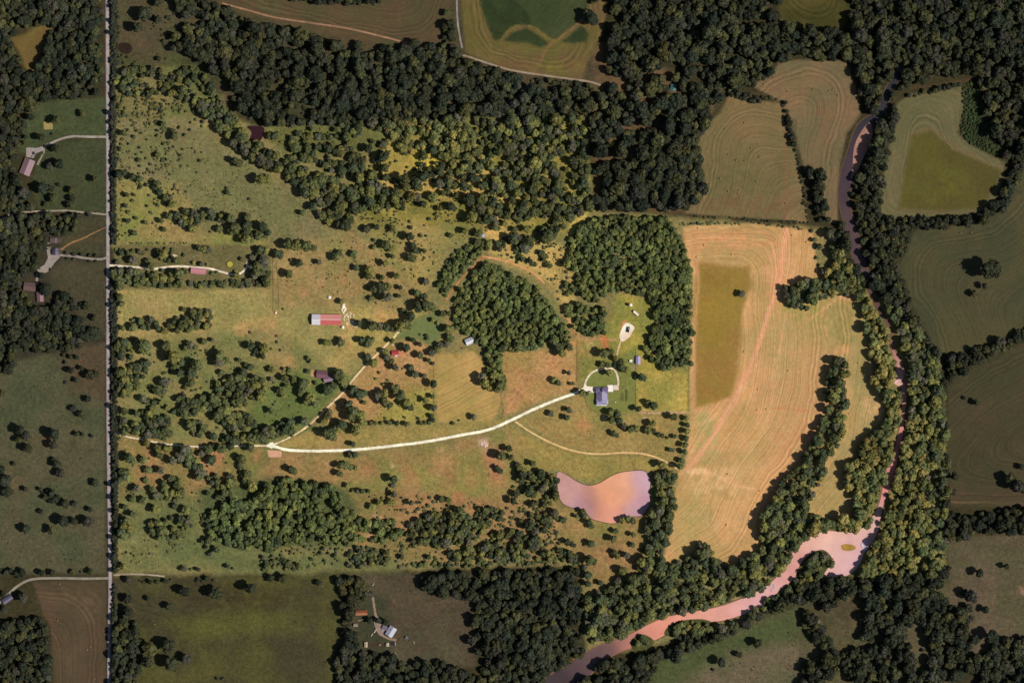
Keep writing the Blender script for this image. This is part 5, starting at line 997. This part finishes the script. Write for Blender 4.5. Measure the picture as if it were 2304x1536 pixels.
# ------------------------------------------------------------------ buildings
M_glass = plain('window_glass', (40, 48, 60), .1, .05, spec=.6); M_white = plain('white_paint', (225, 220, 212), .6, .06)
M_door = plain('door_paint', (120, 90, 70), .6, .1)
def metal(name, c, rough=.45, ribs=True, ang=0):
    m, t, N, L, b = new_mat(name); rgb = N.new('ShaderNodeRGB'); rgb.outputs[0].default_value = (*[float(v) for v in alb(c)], 1)
    tc = N.new('ShaderNodeTexCoord'); n = noise(t, tc.outputs['Object'], .5, 4, .7)
    L.new(vscale(t, rgb.outputs[0], math_node(t, 'MULTIPLY_ADD', n, .5, .75)), b.inputs['Base Color'])
    b.inputs['Roughness'].default_value = rough; b.inputs['Specular IOR Level'].default_value = .3
    return m
def building(name, label, cx, cy, w, h, rot=0, wall=3.0, rise=1.8, roofs=None, wallc=(200,190,175), ridge='x', cat='house', kind='gable', chimney=False, windows=True, over=.4, segs=None, rough=.6):
    """w,h in plan units; rot in degrees clockwise in the plan; roofs: colours (north/west slope, south/east slope)"""
    e = empty(name, W(cx, cy), -math.radians(rot), label, cat)
    w, h = w*S, h*S
    if ridge == 'y': swap = True
    else: swap = False
    L_, D = (w, h) if not swap else (h, w)
    q = math.pi/2 if swap else 0
    Mx = Matrix.Rotation(q, 4, 'Z')
    wm = plain(name+'_wall', wallc, .8, .1)
    iw, ih = L_/2-over, D/2-over
    bm = bmesh.new(); box(bm, -iw, iw, -ih, ih, 0, wall)
    if kind == 'gable':
        for s in (-1, 1):
            v = [bm.verts.new((s*iw, -ih, wall)), bm.verts.new((s*iw, ih, wall)), bm.verts.new((s*iw, 0, wall+rise*(ih/(D/2))-.02))]; bm.faces.new(v)
    bm.transform(Mx); mesh_obj('wall', bm, wm, e)
    c1, c2 = roofs
    segs = segs or [(-.5, .5, c1, c2)]
    th = .12
    for (a, b, ca, cb) in segs:
        for s, c in ((1, ca), (-1, cb)):
            bm = bmesh.new(); xa, xb = a*L_, b*L_; yo = s*D/2; hx = D*.45 if kind == 'hip' else 0
            if kind == 'flat':
                if s < 0: bm.free(); continue
                box(bm, xa, xb, -D/2, D/2, wall+.01, wall+.25)
            else:
                xa2, xb2 = xa+(hx if a == -.5 else 0), xb-(hx if b == .5 else 0)
                P = [(xa, yo, wall), (xb, yo, wall), (xb2, s*.01, wall+rise), (xa2, s*.01, wall+rise)]
                lo = [bm.verts.new(p) for p in P]; up = [bm.verts.new((p[0], p[1], p[2]+th)) for p in P]
                bm.faces.new(lo[::-1]); bm.faces.new(up)
                for k in range(4): bm.faces.new((lo[k], lo[(k+1) % 4], up[(k+1) % 4], up[k]))
            bm.transform(Mx); bmesh.ops.recalc_face_normals(bm, faces=bm.faces); mesh_obj('roof_slope', bm, metal(name+'_roof', c, rough), e)
    if kind == 'hip':
        for s in (-1, 1):
            bm = bmesh.new(); x = s*L_/2; P = [(x, -D/2, wall), (x, D/2, wall), (x-s*D*.45, 0, wall+rise)]
            lo = [bm.verts.new(p) for p in P]; up = [bm.verts.new((p[0], p[1], p[2]+th)) for p in P]
            bm.faces.new(lo); bm.faces.new(up)
            for k in range(3): bm.faces.new((lo[k], lo[(k+1) % 3], up[(k+1) % 3], up[k]))
            bmesh.ops.recalc_face_normals(bm, faces=bm.faces); bm.transform(Mx); mesh_obj('roof_hip', bm, metal(name+'_roof', c1 if s < 0 else c2, rough), e)
    if kind != 'flat':
        bm = bmesh.new(); hx = D*.45 if kind == 'hip' else 0; box(bm, -L_/2+hx, L_/2-hx, -.22, .22, wall+rise+.08, wall+rise+.2); bm.transform(Mx); mesh_obj('ridge_cap', bm, metal(name+'_cap', tuple(min(255, int(v*1.12)) for v in c1)), e)
    if windows:
        n = max(2, int(L_/4))
        bm0 = bmesh.new(); box(bm0, -.55, .55, -.05, .05, 0, 1.1); fr = bpy.data.meshes.new('window'); bm0.to_mesh(fr); bm0.free(); fr.materials.append(M_white)
        bm0 = bmesh.new(); box(bm0, -.45, .45, -.07, .07, .1, 1.0); gl = bpy.data.meshes.new('pane'); bm0.to_mesh(gl); bm0.free(); gl.materials.append(M_glass)
        for s in (-1, 1):
            for k in range(n):
                if s < 0 and k == n//2:
                    bm = bmesh.new(); box(bm, -.5, .5, -.06, .06, 0, 2.1); d = mesh_obj('door', bm, M_door, e)
                    d.location = Mx @ Vector((-iw+(k+.5)*2*iw/n, s*ih, 0.02)); d.rotation_euler = (0, 0, q); continue
                o = link(bpy.data.objects.new('window', fr)); o.parent = e; o.location = Mx @ Vector((-iw+(k+.5)*2*iw/n, s*ih, wall*.35)); o.rotation_euler = (0, 0, q)
                p = link(bpy.data.objects.new('pane', gl)); p.parent = o
    if chimney:
        bm = bmesh.new(); box(bm, -.5, .5, -.4, .4, wall, wall+rise+1.0); ch = mesh_obj('chimney', bm, plain('chimney_brick', (130, 84, 70)), e); ch.location = Mx @ Vector((L_*.15, D*.12, 0))
    return e
# farmhouse: hipped main block, cross wing, dormer
fh = building('farmhouse', 'large farmhouse with hipped lavender grey roof beside the driveway loop', 1354, 891, 25, 38, 0, 3.2, 3.4, ((124,116,144), (136,128,156)), (214,204,190), 'y', 'house', 'hip', True)
for nm, x0, x1, y0, y1, rise, ax, ca, cb in [('front_wing', -10.4, -1, 5.5, 14.0, 2.6, 'x', (112,102,130), (132,124,150)), ('back_wing', 1.5, 9.9, -12.5, -4, 2.6, 'x', (168,164,192), (190,186,210)), ('side_wing', 2, 10.2, 3.5, 14.6, 2.8, 'x', (118,108,138), (130,120,150)), ('west_wing', -9.2, -1, -14, -5, 2.4, 'x', (150,146,176), (166,160,190))]:
    bm = bmesh.new(); ym = (y0+y1)/2; z0 = 3.35; sgn = 1 if x0 < 0 else -1
    tip = x1+2.2 if x0 < 0 else x0-2.2; outr = x0 if x0 < 0 else x1; inn = x1 if x0 < 0 else x0
    P = [(outr, y0, z0), (inn, y0, z0), (tip, ym, z0+rise), (outr+sgn*1.6, ym, z0+rise), (outr, y1, z0), (inn, y1, z0)]
    v = [bm.verts.new(p) for p in P]; bm.faces.new((v[0], v[1], v[2], v[3])); bm.faces.new((v[3], v[2], v[5], v[4])); bm.faces.new((v[0], v[3], v[4]))
    v2 = [bm.verts.new((p[0], p[1], 3.2)) for p in (P[0], P[1], P[5], P[4])]; bm.faces.new(v2)
    bmesh.ops.recalc_face_normals(bm, faces=bm.faces); mesh_obj('roof_wing', bm, metal('farmhouse_wing_roof', ca), fh)
bm = bmesh.new(); box(bm, -1.4, .2, 7.0, 12.5, 5.4, 6.75); mesh_obj('skylight', bm, plain('dark_skylight', (34, 32, 42), .3, .05), fh)
bm = bmesh.new(); box(bm, -8, 8, -14.9, -13.4, 0, .35); mesh_obj('porch_step', bm, M_white, fh)
barn = building('barn', 'long metal barn with white left third and red right part', 735, 719, 66, 24, .6, 4.2, 2.6, ((204,128,120), (188,92,88)), (150,110,100), 'x', 'barn', 'gable', False, True, .2,
    [(-.5, -.205, (196,188,192), (208,202,206)), (-.204, .5, (208,136,126), (192,94,90))])
bm = bmesh.new(); box(bm, -23.1, 23.1, -.32, .32, 6.9, 7.02); mesh_obj('ridge_vent', bm, M_white, barn)
building('farm_shed', 'lean-to strip along the left end of the barn', 703.5, 719.5, 3, 21, 0, 2.6, .3, ((86,70,72), (86,70,72)), (90,76,70), 'y', 'shed', 'flat', windows=False, over=.05)
dh = building('metal_roofed_house', 'dark purple brown metal roofed house under big trees', 725, 842, 25, 17, 4, 3, 2.2, ((104,72,80), (122,84,92)), (110,84,72), 'x')
building('house_annex', 'grey roofed annex joined at the corner of the purple house', 739, 851, 22, 15, -14, 2.8, 1.8, ((112,88,104), (136,112,128)), (120,100,92), 'x')
building('red_shed', 'small bright red shed roof with a white corner', 889.5, 793.5, 16, 11, -6, 2.4, 1.2, ((160,58,62), (172,66,68)), (150,80,70), 'x', 'shed', windows=False)
building('white_lean_to', 'white awning joined to the small red shed', 892, 799, 8, 5, -30, 2.0, .6, ((226,206,196), (226,206,196)), (180,160,150), 'x', 'shed', 'flat', windows=False)
building('white_shed', 'white metal shed at the lower edge of the round wood', 1056.5, 767, 19, 14, -24, 3, 1.6, ((176,176,186), (206,206,214)), (180,176,170), 'x', 'shed', windows=False)
building('garden_shed', 'lavender roofed rectangular shed on the fence line', 1435.5, 810, 10, 18, 0, 2.6, .9, ((148,136,176), (162,152,190)), (170,160,150), 'y', 'shed', windows=False)
building('pump_house', 'tiny white roofed box left of the lavender shed', 1419.5, 811.5, 6.5, 6, 0, 1.8, .4, ((236,224,206), (236,224,206)), (200,190,170), 'x', 'shed', 'flat', windows=False)
building('long_garden_house', 'long pinkish red metal roof beside the strip garden drive', 447, 610, 34, 13, 5, 3, 1.6, ((192,132,138), (180,120,126)), (170,130,120), 'x')
building('long_house', 'long pinkish house with tilted ridge on the upper left lawn', 62, 376, 24, 37, 22, 3, 2.4, ((124,100,106), (144,116,122)), (150,130,120), 'y', chimney=True)
building('brown_roofed_building', 'brown metal roofed building north of the concrete yard', 126, 541, 25, 12, 1, 3, 1.5, ((98,82,78), (92,78,74)), (110,100,90), 'x', segs=[(-.5,-.05,(94,78,76),(88,74,70)),(-.049,.18,(116,104,102),(108,96,94)),(.181,.5,(86,68,64),(80,64,60))])
building('dark_garage', 'garage with dark and pale striped roof by the tree lined drive', 127.5, 566, 18, 16, 1, 3, 1.2, ((62,56,64), (120,112,122)), (100,94,90), 'x', 'garage', segs=[(-.5,-.1,(50,44,54),(56,50,60)),(-.099,.25,(112,106,124),(120,112,132)),(.251,.5,(86,76,80),(92,82,86))])
building('brown_house', 'brown roofed house half hidden in the left woods', 68, 645, 27, 19, 7, 3, 2.2, ((94,72,68), (104,80,76)), (120,104,94), 'x')
building('pink_roofed_house', 'pinkish roofed house directly below the brown one', 91, 668, 15, 22, -4, 3, 1.8, ((118,92,94), (128,102,104)), (130,110,100), 'y')
building('orange_roofed_shed', 'rust orange roofed shed near the bottom drive', 813.5, 1377, 26, 12, -3, 2.6, 1.2, ((120,70,48), (158,104,70)), (150,110,80), 'x', 'shed')
building('white_roofed_house', 'neighbour house with tilted bluish white roof', 880, 1419.5, 18, 23, 32, 3, 1.8, ((150,152,168), (176,178,192)), (160,156,150), 'y', chimney=True)
building('grey_porch', 'mauve porch roof attached left of the white roofed house', 866, 1411, 12, 9, 28, 2.4, .6, ((110,98,112), (116,104,118)), (100,92,90), 'x', 'porch', 'flat', windows=False)
building('pale_shed', 'pale square shed at the edge of the bottom woods', 800.5, 1405, 10, 7, 0, 2.4, .8, ((136,122,110), (146,130,118)), (120,110,100), 'x', 'shed', windows=False)
building('cream_shed', 'cream shed at the left end of the brown plot', 823.5, 1449, 7.5, 12, 0, 2.4, .6, ((158,142,118), (170,154,130)), (120,110,100), 'y', 'shed', windows=False)
building('cream_shed', 'cream shed at the right end of the brown plot', 872, 1449, 7, 8, 0, 2.4, .6, ((168,154,132), (178,164,142)), (120,110,100), 'y', 'shed', windows=False)
building('small_coop', 'small pale coop in the middle of the brown plot', 855, 1449.5, 5, 4.5, 0, 1.6, .5, ((118,108,94), (126,116,100)), (100,92,80), 'x', 'coop', windows=False, over=.1)
building('kiosk', 'tiny bluish hut right of the white roofed house', 915.5, 1433, 6, 6, 8, 2.0, .6, ((100,102,110), (106,108,116)), (100,96,92), 'x', 'hut', windows=False, over=.1)
building('roadside_house', 'bluish roofed house under trees by the bending side road', 18, 1347, 24, 12, -35, 3, 1.6, ((88,82,104), (100,94,116)), (100,92,90), 'x')
building('teal_shed', 'teal roofed shed deep in the northern woods', 1515, 198, 13, 15, 8, 2.6, .9, ((66,98,98), (74,106,106)), (80,84,80), 'y', 'shed', windows=False)
building('hunting_cabin', 'tiny pale cabin among trees west of the reddish path', 1088, 530, 7, 7, 20, 2.4, .9, ((170,166,186), (196,190,206)), (150,140,130), 'x', 'cabin', windows=False)
building('deer_stand', 'tiny white hut in the clearing north of the farm woods', 1369, 254, 4, 6, 5, 2.2, .5, ((170,164,156), (180,174,166)), (120,112,104), 'y', 'hut', windows=False, over=.1)

# trailers, tanks, cars
def trailer(label, cx, cy, w, h, rot, c, cat='trailer'):
    e = empty('trailer', W(cx, cy), -math.radians(rot), label, cat); w, h = w*S, h*S
    bm = bmesh.new(); box(bm, -w/2, w/2, -h/2, h/2, .7, 3.1); bmesh.ops.bevel(bm, geom=bm.edges[:], offset=.2, segments=2, affect='EDGES'); mesh_obj('body', bm, plain('trailer_shell', c, .5, .08), e)
    bm = bmesh.new(); box(bm, w*.1, w*.2, -h*.25, h*.25, 3.1, 3.3); mesh_obj('roof_vent', bm, M_white, e)
    bm = bmesh.new(); box(bm, w/2, w/2+1.4, -.08, .08, .6, .75); mesh_obj('tow_bar', bm, plain('black_steel', (30,30,32)), e)
    for sx in (-.15, .05):
        for s in (-1, 1):
            bm = bmesh.new(); cyl(bm, 0, 0, -.12, .12, .38, n=14); bm.transform(Matrix.Translation((sx*w, s*(h/2-.1), .38)) @ Matrix.Rotation(math.pi/2, 4, 'X')); mesh_obj('wheel', bm, plain('tyre', (28,28,28), .9), e)
trailer('black box trailer standing on the white gravel pad', 1414, 741.5, 12.5, 4, -80, (30, 26, 34))
trailer('long white trailer parked aslant north of the white pad', 1430.5, 704.5, 14, 5, 42, (236, 222, 206))
def tank(label, cx, cy, r, h, c, cat='tank'):
    e = empty('storage_tank', W(cx, cy), 0, label, cat)
    bm = bmesh.new(); cyl(bm, 0, 0, 0, h, r, n=28); mesh_obj('shell', bm, plain('tank_steel', c, .4, .06), e)
    bm = bmesh.new(); cyl(bm, 0, 0, h, h+r*.4, r*1.02, r*.2, 28); mesh_obj('roof_cone', bm, plain('tank_steel', c, .4, .06), e)
    bm = bmesh.new(); cyl(bm, 0, 0, h+r*.4, h+r*.4+.3, r*.2, n=12); mesh_obj('lid', bm, M_white, e)
tank('white grain tank casting a long shadow north of the trailer', 1418.5, 686, 2.4, 6.5, (238, 226, 214))
tank('small white water tank above the barn', 741.5, 669, 2.5, 1.4, (236, 222, 200)); tank('pinkish stock tank at the foot of the fenced lane', 620.5, 703.5, 2.2, 1.2, (226, 178, 150))
tank('white tank at the lower right corner of the barn', 771.5, 736, 2.2, 2.4, (240, 228, 216))
tank('white tank near the stony patch above the barn', 772, 690, 2.6, 1.6, (244, 226, 206))
e = empty('swimming_pool', W(517.5, 594.5), 0, 'round yellow green pool with dark rim on the strip lawn', 'pool')
bm = bmesh.new(); cyl(bm, 0, 0, 0, .9, 5.3, n=40); mesh_obj('rim', bm, plain('pool_rim', (86, 84, 40), .7), e)
bm = bmesh.new(); cyl(bm, 0, 0, .9, .95, 4.5, n=40); mesh_obj('cover', bm, plain('pool_cover', (178, 160, 70), .4, .1), e)
M_tyre = plain('tyre', (26, 26, 26), .9); M_wind = plain('car_glass', (30, 34, 40), .15, .02, spec=.6)
def car_proto(c, pick=False):
    e = empty('parked_car', (0, 0, 0)); L_, Wd = 4.6, 1.85
    prof = [(-2.3,.35),(-2.3,.85),(-2.1,1.0),(-1.0,1.02),(1.1,1.02),(2.1,.88),(2.3,.7),(2.3,.35)]
    bm = bmesh.new(); a = [bm.verts.new((x, -Wd/2, z)) for x, z in prof]; b = [bm.verts.new((x, Wd/2, z)) for x, z in prof]
    bm.faces.new(a); bm.faces.new(b[::-1])
    for k in range(len(prof)): bm.faces.new((a[k], b[k], b[(k+1) % len(prof)], a[(k+1) % len(prof)]))
    bmesh.ops.recalc_face_normals(bm, faces=bm.faces); mesh_obj('body', bm, plain('car_paint', c, .35, .03, spec=.5), e)
    bm = bmesh.new(); x0, x1 = (-.2, 1.0) if pick else (-1.6, .9)
    lo = [bm.verts.new(p) for p in ((x0-.25, -.82, 1.02), (x1+.5, -.82, 1.02), (x1+.5, .82, 1.02), (x0-.25, .82, 1.02))]; up = [bm.verts.new(p) for p in ((x0, -.68, 1.5), (x1, -.68, 1.5), (x1, .68, 1.5), (x0, .68, 1.5))]
    for k in range(4): bm.faces.new((lo[k], lo[(k+1) % 4], up[(k+1) % 4], up[k]))
    bm.faces.new(up); mesh_obj('cabin_glass', bm, M_wind, e)
    bm = bmesh.new(); box(bm, x0+.02, x1-.02, -.66, .66, 1.502, 1.56); mesh_obj('roof_panel', bm, plain('car_paint', c, .35, .03), e)
    for x in (-1.45, 1.45):
        for s in (-1, 1):
            bm = bmesh.new(); cyl(bm, 0, 0, -.11, .11, .34, n=12); bm.transform(Matrix.Translation((x, s*.86, .34)) @ Matrix.Rotation(math.pi/2, 4, 'X')); mesh_obj('wheel', bm, M_tyre, e)
    return e
for (c, cx, cy, rot, lb, pk) in [((40,36,48),1327.5,880.5,15,'dark car at the left side of the farmhouse',0),((60,56,60),75.5,344.5,-62,'dark car nearest the grey forecourt of the long house',0),((150,140,136),79.5,347,-62,'pale car beside the dark one by the long house',0),
        ((160,150,146),73,353,-62,'pale car closest to the long house roof',1),((40,38,44),107,560,0,'dark car beside the striped garage roof',0),((140,134,130),112,560,0,'grey car between the dark car and garage',1),
        ((44,42,46),88,604,10,'dark pickup at the lower forecourt edge',1),((170,160,150),94,603,10,'white car at the lower forecourt edge',0),((60,64,96),882,1447,85,'bluish car right of the right cream shed',0),((48,46,70),886,1447,90,'dark blue car in the row of vehicles',0),
        ((160,154,150),889.5,1447,90,'white car at the end of the vehicle row',1),((200,186,166),843.5,1420,-50,'cream car on the lawn beside the yard',0),((196,184,164),845.5,1416.5,-50,'cream pickup just above the other cream car',1),((176,166,196),861.5,1416,0,'lavender white car parked by the mauve porch',0),
        ((190,170,150),837,1427,-60,'small pale car lowest on the neighbour lawn',0),((150,140,120),931,1444,60,'pale pickup alone at the lower right of the neighbour yard',1),((40,40,46),1385.5,807,-78,'dark car on the narrow drive under the trees',0),
        ((170,140,100),808,1394.5,0,'tan wagon under the orange roofed shed',0),((120,112,120),815,1393,10,'grey car beside the tan wagon',0),((170,160,150),840,1314,-60,'white vehicle at the top end of the bottom drive',1)]:
    o = car_proto(c, bool(pk)); o.location = W(cx, cy, .2); o.rotation_euler = (0, 0, -math.radians(rot)); tag(o, lb, 'car', 'vehicles parked near the houses')

# round bales
M_bale = plain('straw', (216, 176, 116), .9, .25, 2); M_bale2 = plain('straw_weathered', (150, 120, 78), .9, .25, 2)
def bale_mesh(m):
    bm = bmesh.new(); cyl(bm, 0, 0, -.8, .8, .95, n=20); bmesh.ops.bevel(bm, geom=[e for e in bm.edges if abs(e.verts[0].co.z-e.verts[1].co.z) < .01], offset=.08, segments=1, affect='EDGES')
    bm.transform(Matrix.Translation((0, 0, .93)) @ Matrix.Rotation(math.pi/2, 4, 'X')); me = bpy.data.meshes.new('bale'); bm.to_mesh(me); bm.free(); me.materials.append(m); return me
BM1, BM2 = bale_mesh(M_bale), bale_mesh(M_bale2)
BALES = [(1632,290,0),(1639,348,0),(1657,361,0),(1676,362,0),(1709,353,0),(1690,333,0),(1675,277,0),(1620,402,0),(1598,414,0),(1639,431,0),(1663,428,0),(1661,436,0),(1703,409,0),(1571,513,1),(1585,552,1),(1647,573,1),(1568,579,1),
         (1829,202,0),(1865,206,0),(1874,202,0),(1886,214,0),(1772,206,0),(1740,168,0),(1719,189,0),(1910,902,1),(1912,931,1),(1932,817,1),(1774,834,1),(1675,791,1),(1706,876,1),(1638,1066,1),(1710,1104,1),(1635,1180,1),(1870,690,1),(1783,530,1),(1705,922,1),(1725,921,1),
         (134,1313,0),(130,1394,0),(203,1454,0),(196,1460,0),(213,1525,0),(348,1403,0),(1768,458,0),(1815,545,1),(1920,688,1),(2162,524,0),(2186,523,0)]
bl = [dict(x=x, y=y, r=1, tone=0, k=k) for x, y, k in BALES]
grp = {}
for b in bl:
    lm, dr, ds, d = where(b['x'], b['y']); b['d'] = d; grp.setdefault((lm, dr, ds), []).append(b)
for (lm, dr, ds), L_ in grp.items():
    L_.sort(key=lambda b: b['d'])
    for k, b in enumerate(L_):
        nth = ['nearest', 'second nearest', 'third nearest', 'fourth nearest', 'fifth nearest', 'sixth nearest', 'seventh nearest', 'eighth nearest'][k]
        s = f'{"golden" if b["k"] else "dull brown"} round bale {ds} {dr} of the {lm}' + (f', {nth}' if len(L_) > 1 else '')
        o = link(bpy.data.objects.new('hay_bale', BM1 if b['k'] else BM2)); o.location = W(b['x'], b['y'], .1); o.rotation_euler = (0, 0, random.uniform(0, 3.1)); tag(o, s, 'hay bale', 'round bales lying on the mown fields')

# fences, stones, garden beds, poles
M_post = plain('fence_wood', (84, 74, 60), .9)
def fence(label, pts, w=2.6):
    e = empty('fence', W(*pts[0]), 0, label, 'fence'); o0 = W(*pts[0]); q = [W(*p)-o0 for p in pts]
    bm = bmesh.new(); bw = bmesh.new()
    for a, b in zip(q[:-1], q[1:]):
        n = max(int((b-a).length/w), 1)
        for k in range(n+1): p = a.lerp(b, k/n); box(bm, p.x-.09, p.x+.09, p.y-.09, p.y+.09, 0, 1.35)
        for z in (.5, .85, 1.2): tube(bw, a+Vector((0, 0, z)), b+Vector((0, 0, z)), .05, .05, 4)
    tag(mesh_obj('fence_posts', bm, M_post, e), kind='stuff'); tag(mesh_obj('fence_rails', bw, M_post, e), kind='stuff')
fence('fence along the left side of the fenced grass lane', [(613,552),(615,625),(615,700)]); fence('fence along the right side of the fenced grass lane', [(622,590),(627,640),(628,695)])
fence('long fence between the farmhouse paddock and the hayfield', [(1550,820),(1549,930)]); fence('fence line running down past the lavender shed', [(1431,785),(1431,925)])
fence('curved fence below the farmhouse lawn', [(1316,884),(1317,898),(1322,912),(1333,922),(1348,930),(1372,933)]); fence('fence closing the south side of the farmhouse paddock', [(1432,926),(1549,929)])
fence('fence beside the brown pasture left of the house plot', [(1299,765),(1298,860)]); fence('fence along the slanting lane', [(690,962),(735,915),(772,878),(790,852),(822,818)])
fence('fence on the right side of the slanting lane', [(620,1003),(700,962),(745,922)]); fence('fence at the right side of the red shed paddock', [(977,818),(977,945)])
def rocks(name, label, cx, cy, sx, sy, n, c, smin=.4, smax=1.2):
    bm = bmesh.new()
    for k in range(n):
        a, d = random.uniform(0, 6.28), math.sqrt(random.random()); p = W(cx+sx*d*math.cos(a), cy+sy*d*math.sin(a)); s = random.uniform(smin, smax)
        r = bmesh.ops.create_icosphere(bm, subdivisions=1, radius=s)
        for v in r['verts']: v.co = Vector((v.co.x*random.uniform(.8, 1.2), v.co.y*random.uniform(.8, 1.2), v.co.z*.6))*random.uniform(.85, 1.1)+p+Vector((0, 0, .25))
    tag(mesh_obj(name, bm, plain(name+'_stone', c, .9, .2)), label, None, None, 'stuff')
rocks('rubble', 'white limestone rubble right of the barn', 786, 716, 14, 14, 70, (232,214,186)); rocks('rubble', 'white stones above the right end of the barn', 774, 694, 5, 11, 40, (240,222,196), .5, 1.6)
rocks('rubble', 'pale stones at the head of the hedge by the barn', 800, 728, 9, 9, 40, (226,206,188)); rocks('rubble', 'pale stone heap in the pasture south of the drive', 1090, 999, 9, 7, 60, (226,190,176), .4, 1.3)
rocks('pebbles', 'pink pebbles on the narrow river bar', 2014, 848, 18, 12, 220, (226,186,180), .4, 1.4); rocks('pebbles', 'white boulders where the river enters the wide pool', 1946, 1228, 8, 12, 90, (216,196,206), .5, 1.5)
rocks('rubble', 'grey rock outcrop in the northern woods', 1600, 75, 18, 28, 70, (110,104,98), .6, 2.2); rocks('rubble', 'stones beside the lower river left of the pool', 1738, 1322, 8, 8, 40, (206,180,176), .5, 1.3)
rocks('rubble', 'stony litter at the south side of the farmhouse lawn', 1358, 940, 8, 8, 30, (206,186,150)); rocks('rubble', 'loose stones along the paddock wall', 1492, 928, 52, 1.6, 90, (226,186,150), .4, 1.0)
rocks('rubble', 'pale stones by the red shed', 893, 776, 14, 5, 50, (206,190,140), .3, .9); rocks('rubble', 'pale debris near the bottom woods', 884, 1471, 8, 4, 26, (150,138,120))
rocks('rubble', 'grey dead branches and stones near the neighbour meadow', 722, 1315, 7, 6, 30, (110,104,100), .3, .9)
bedm = plain('dark_soil', (66, 58, 40), .95); bm = bmesh.new()
e = empty('garden_rows', W(1404, 890), 0, 'planted garden rows right of the farmhouse', 'garden bed')
for cxx, n_ in ((-4.5, 8), (-1.5, 8), (4.2, 11)):
    for k in range(n_):
        bm = bmesh.new(); w_ = 1.0 if cxx < 4 else 1.6; box(bm, cxx-w_, cxx+w_, -8+k*1.6, -8+k*1.6+.8, 0, .5 if cxx < 4 else 1.1); mesh_obj('plant_row', bm, plain('plant_row_leaves', (64, 70, 40)), e) if k < 99 else None
def pole(label, x, y, h=9):
    e = empty('utility_pole', W(x, y), 0, label, 'pole'); bm = bmesh.new(); cyl(bm, 0, 0, 0, h, .16, .11, 8); mesh_obj('mast', bm, M_post, e)
    bm = bmesh.new(); box(bm, -1.1, 1.1, -.07, .07, h-.9, h-.75); mesh_obj('crossarm', bm, M_post, e); bm = bmesh.new(); cyl(bm, .3, 0, h-2, h-1.2, .22, n=8); mesh_obj('transformer', bm, M_white, e)
pole('white topped pole on the fence below the lavender shed', 1429.5, 851); pole('pole beside the lane at the left lawn', 237, 387); pole('pole right of the farmhouse garden', 1434, 895)
e = empty('fire_pit', W(1352.5, 836.5), 0, 'round fire pit inside the driveway loop', 'fire pit')
bm = bmesh.new(); cyl(bm, 0, 0, 0, .5, 1.9, n=20); mesh_obj('stone_ring', bm, plain('ring_stone', (150,140,124)), e); bm = bmesh.new(); cyl(bm, 0, 0, .5, .53, 1.2, n=20); mesh_obj('ash_bed', bm, plain('ash', (50,46,44)), e)
e = empty('fuel_tank', W(1384.8, 903.6), 0, 'small white tank on the lawn right of the farmhouse', 'tank')
bm = bmesh.new(); cyl(bm, 0, 0, -1.2, 1.2, .7, n=16); bm.transform(Matrix.Translation((0, 0, 1.1)) @ Matrix.Rotation(math.pi/2, 4, 'Y')); mesh_obj('shell', bm, M_white, e)
bm = bmesh.new(); box(bm, -.8, -.6, -.4, .4, 0, .5); box(bm, .6, .8, -.4, .4, 0, .5); mesh_obj('cradle', bm, M_post, e)
print('objects', len(bpy.data.objects))
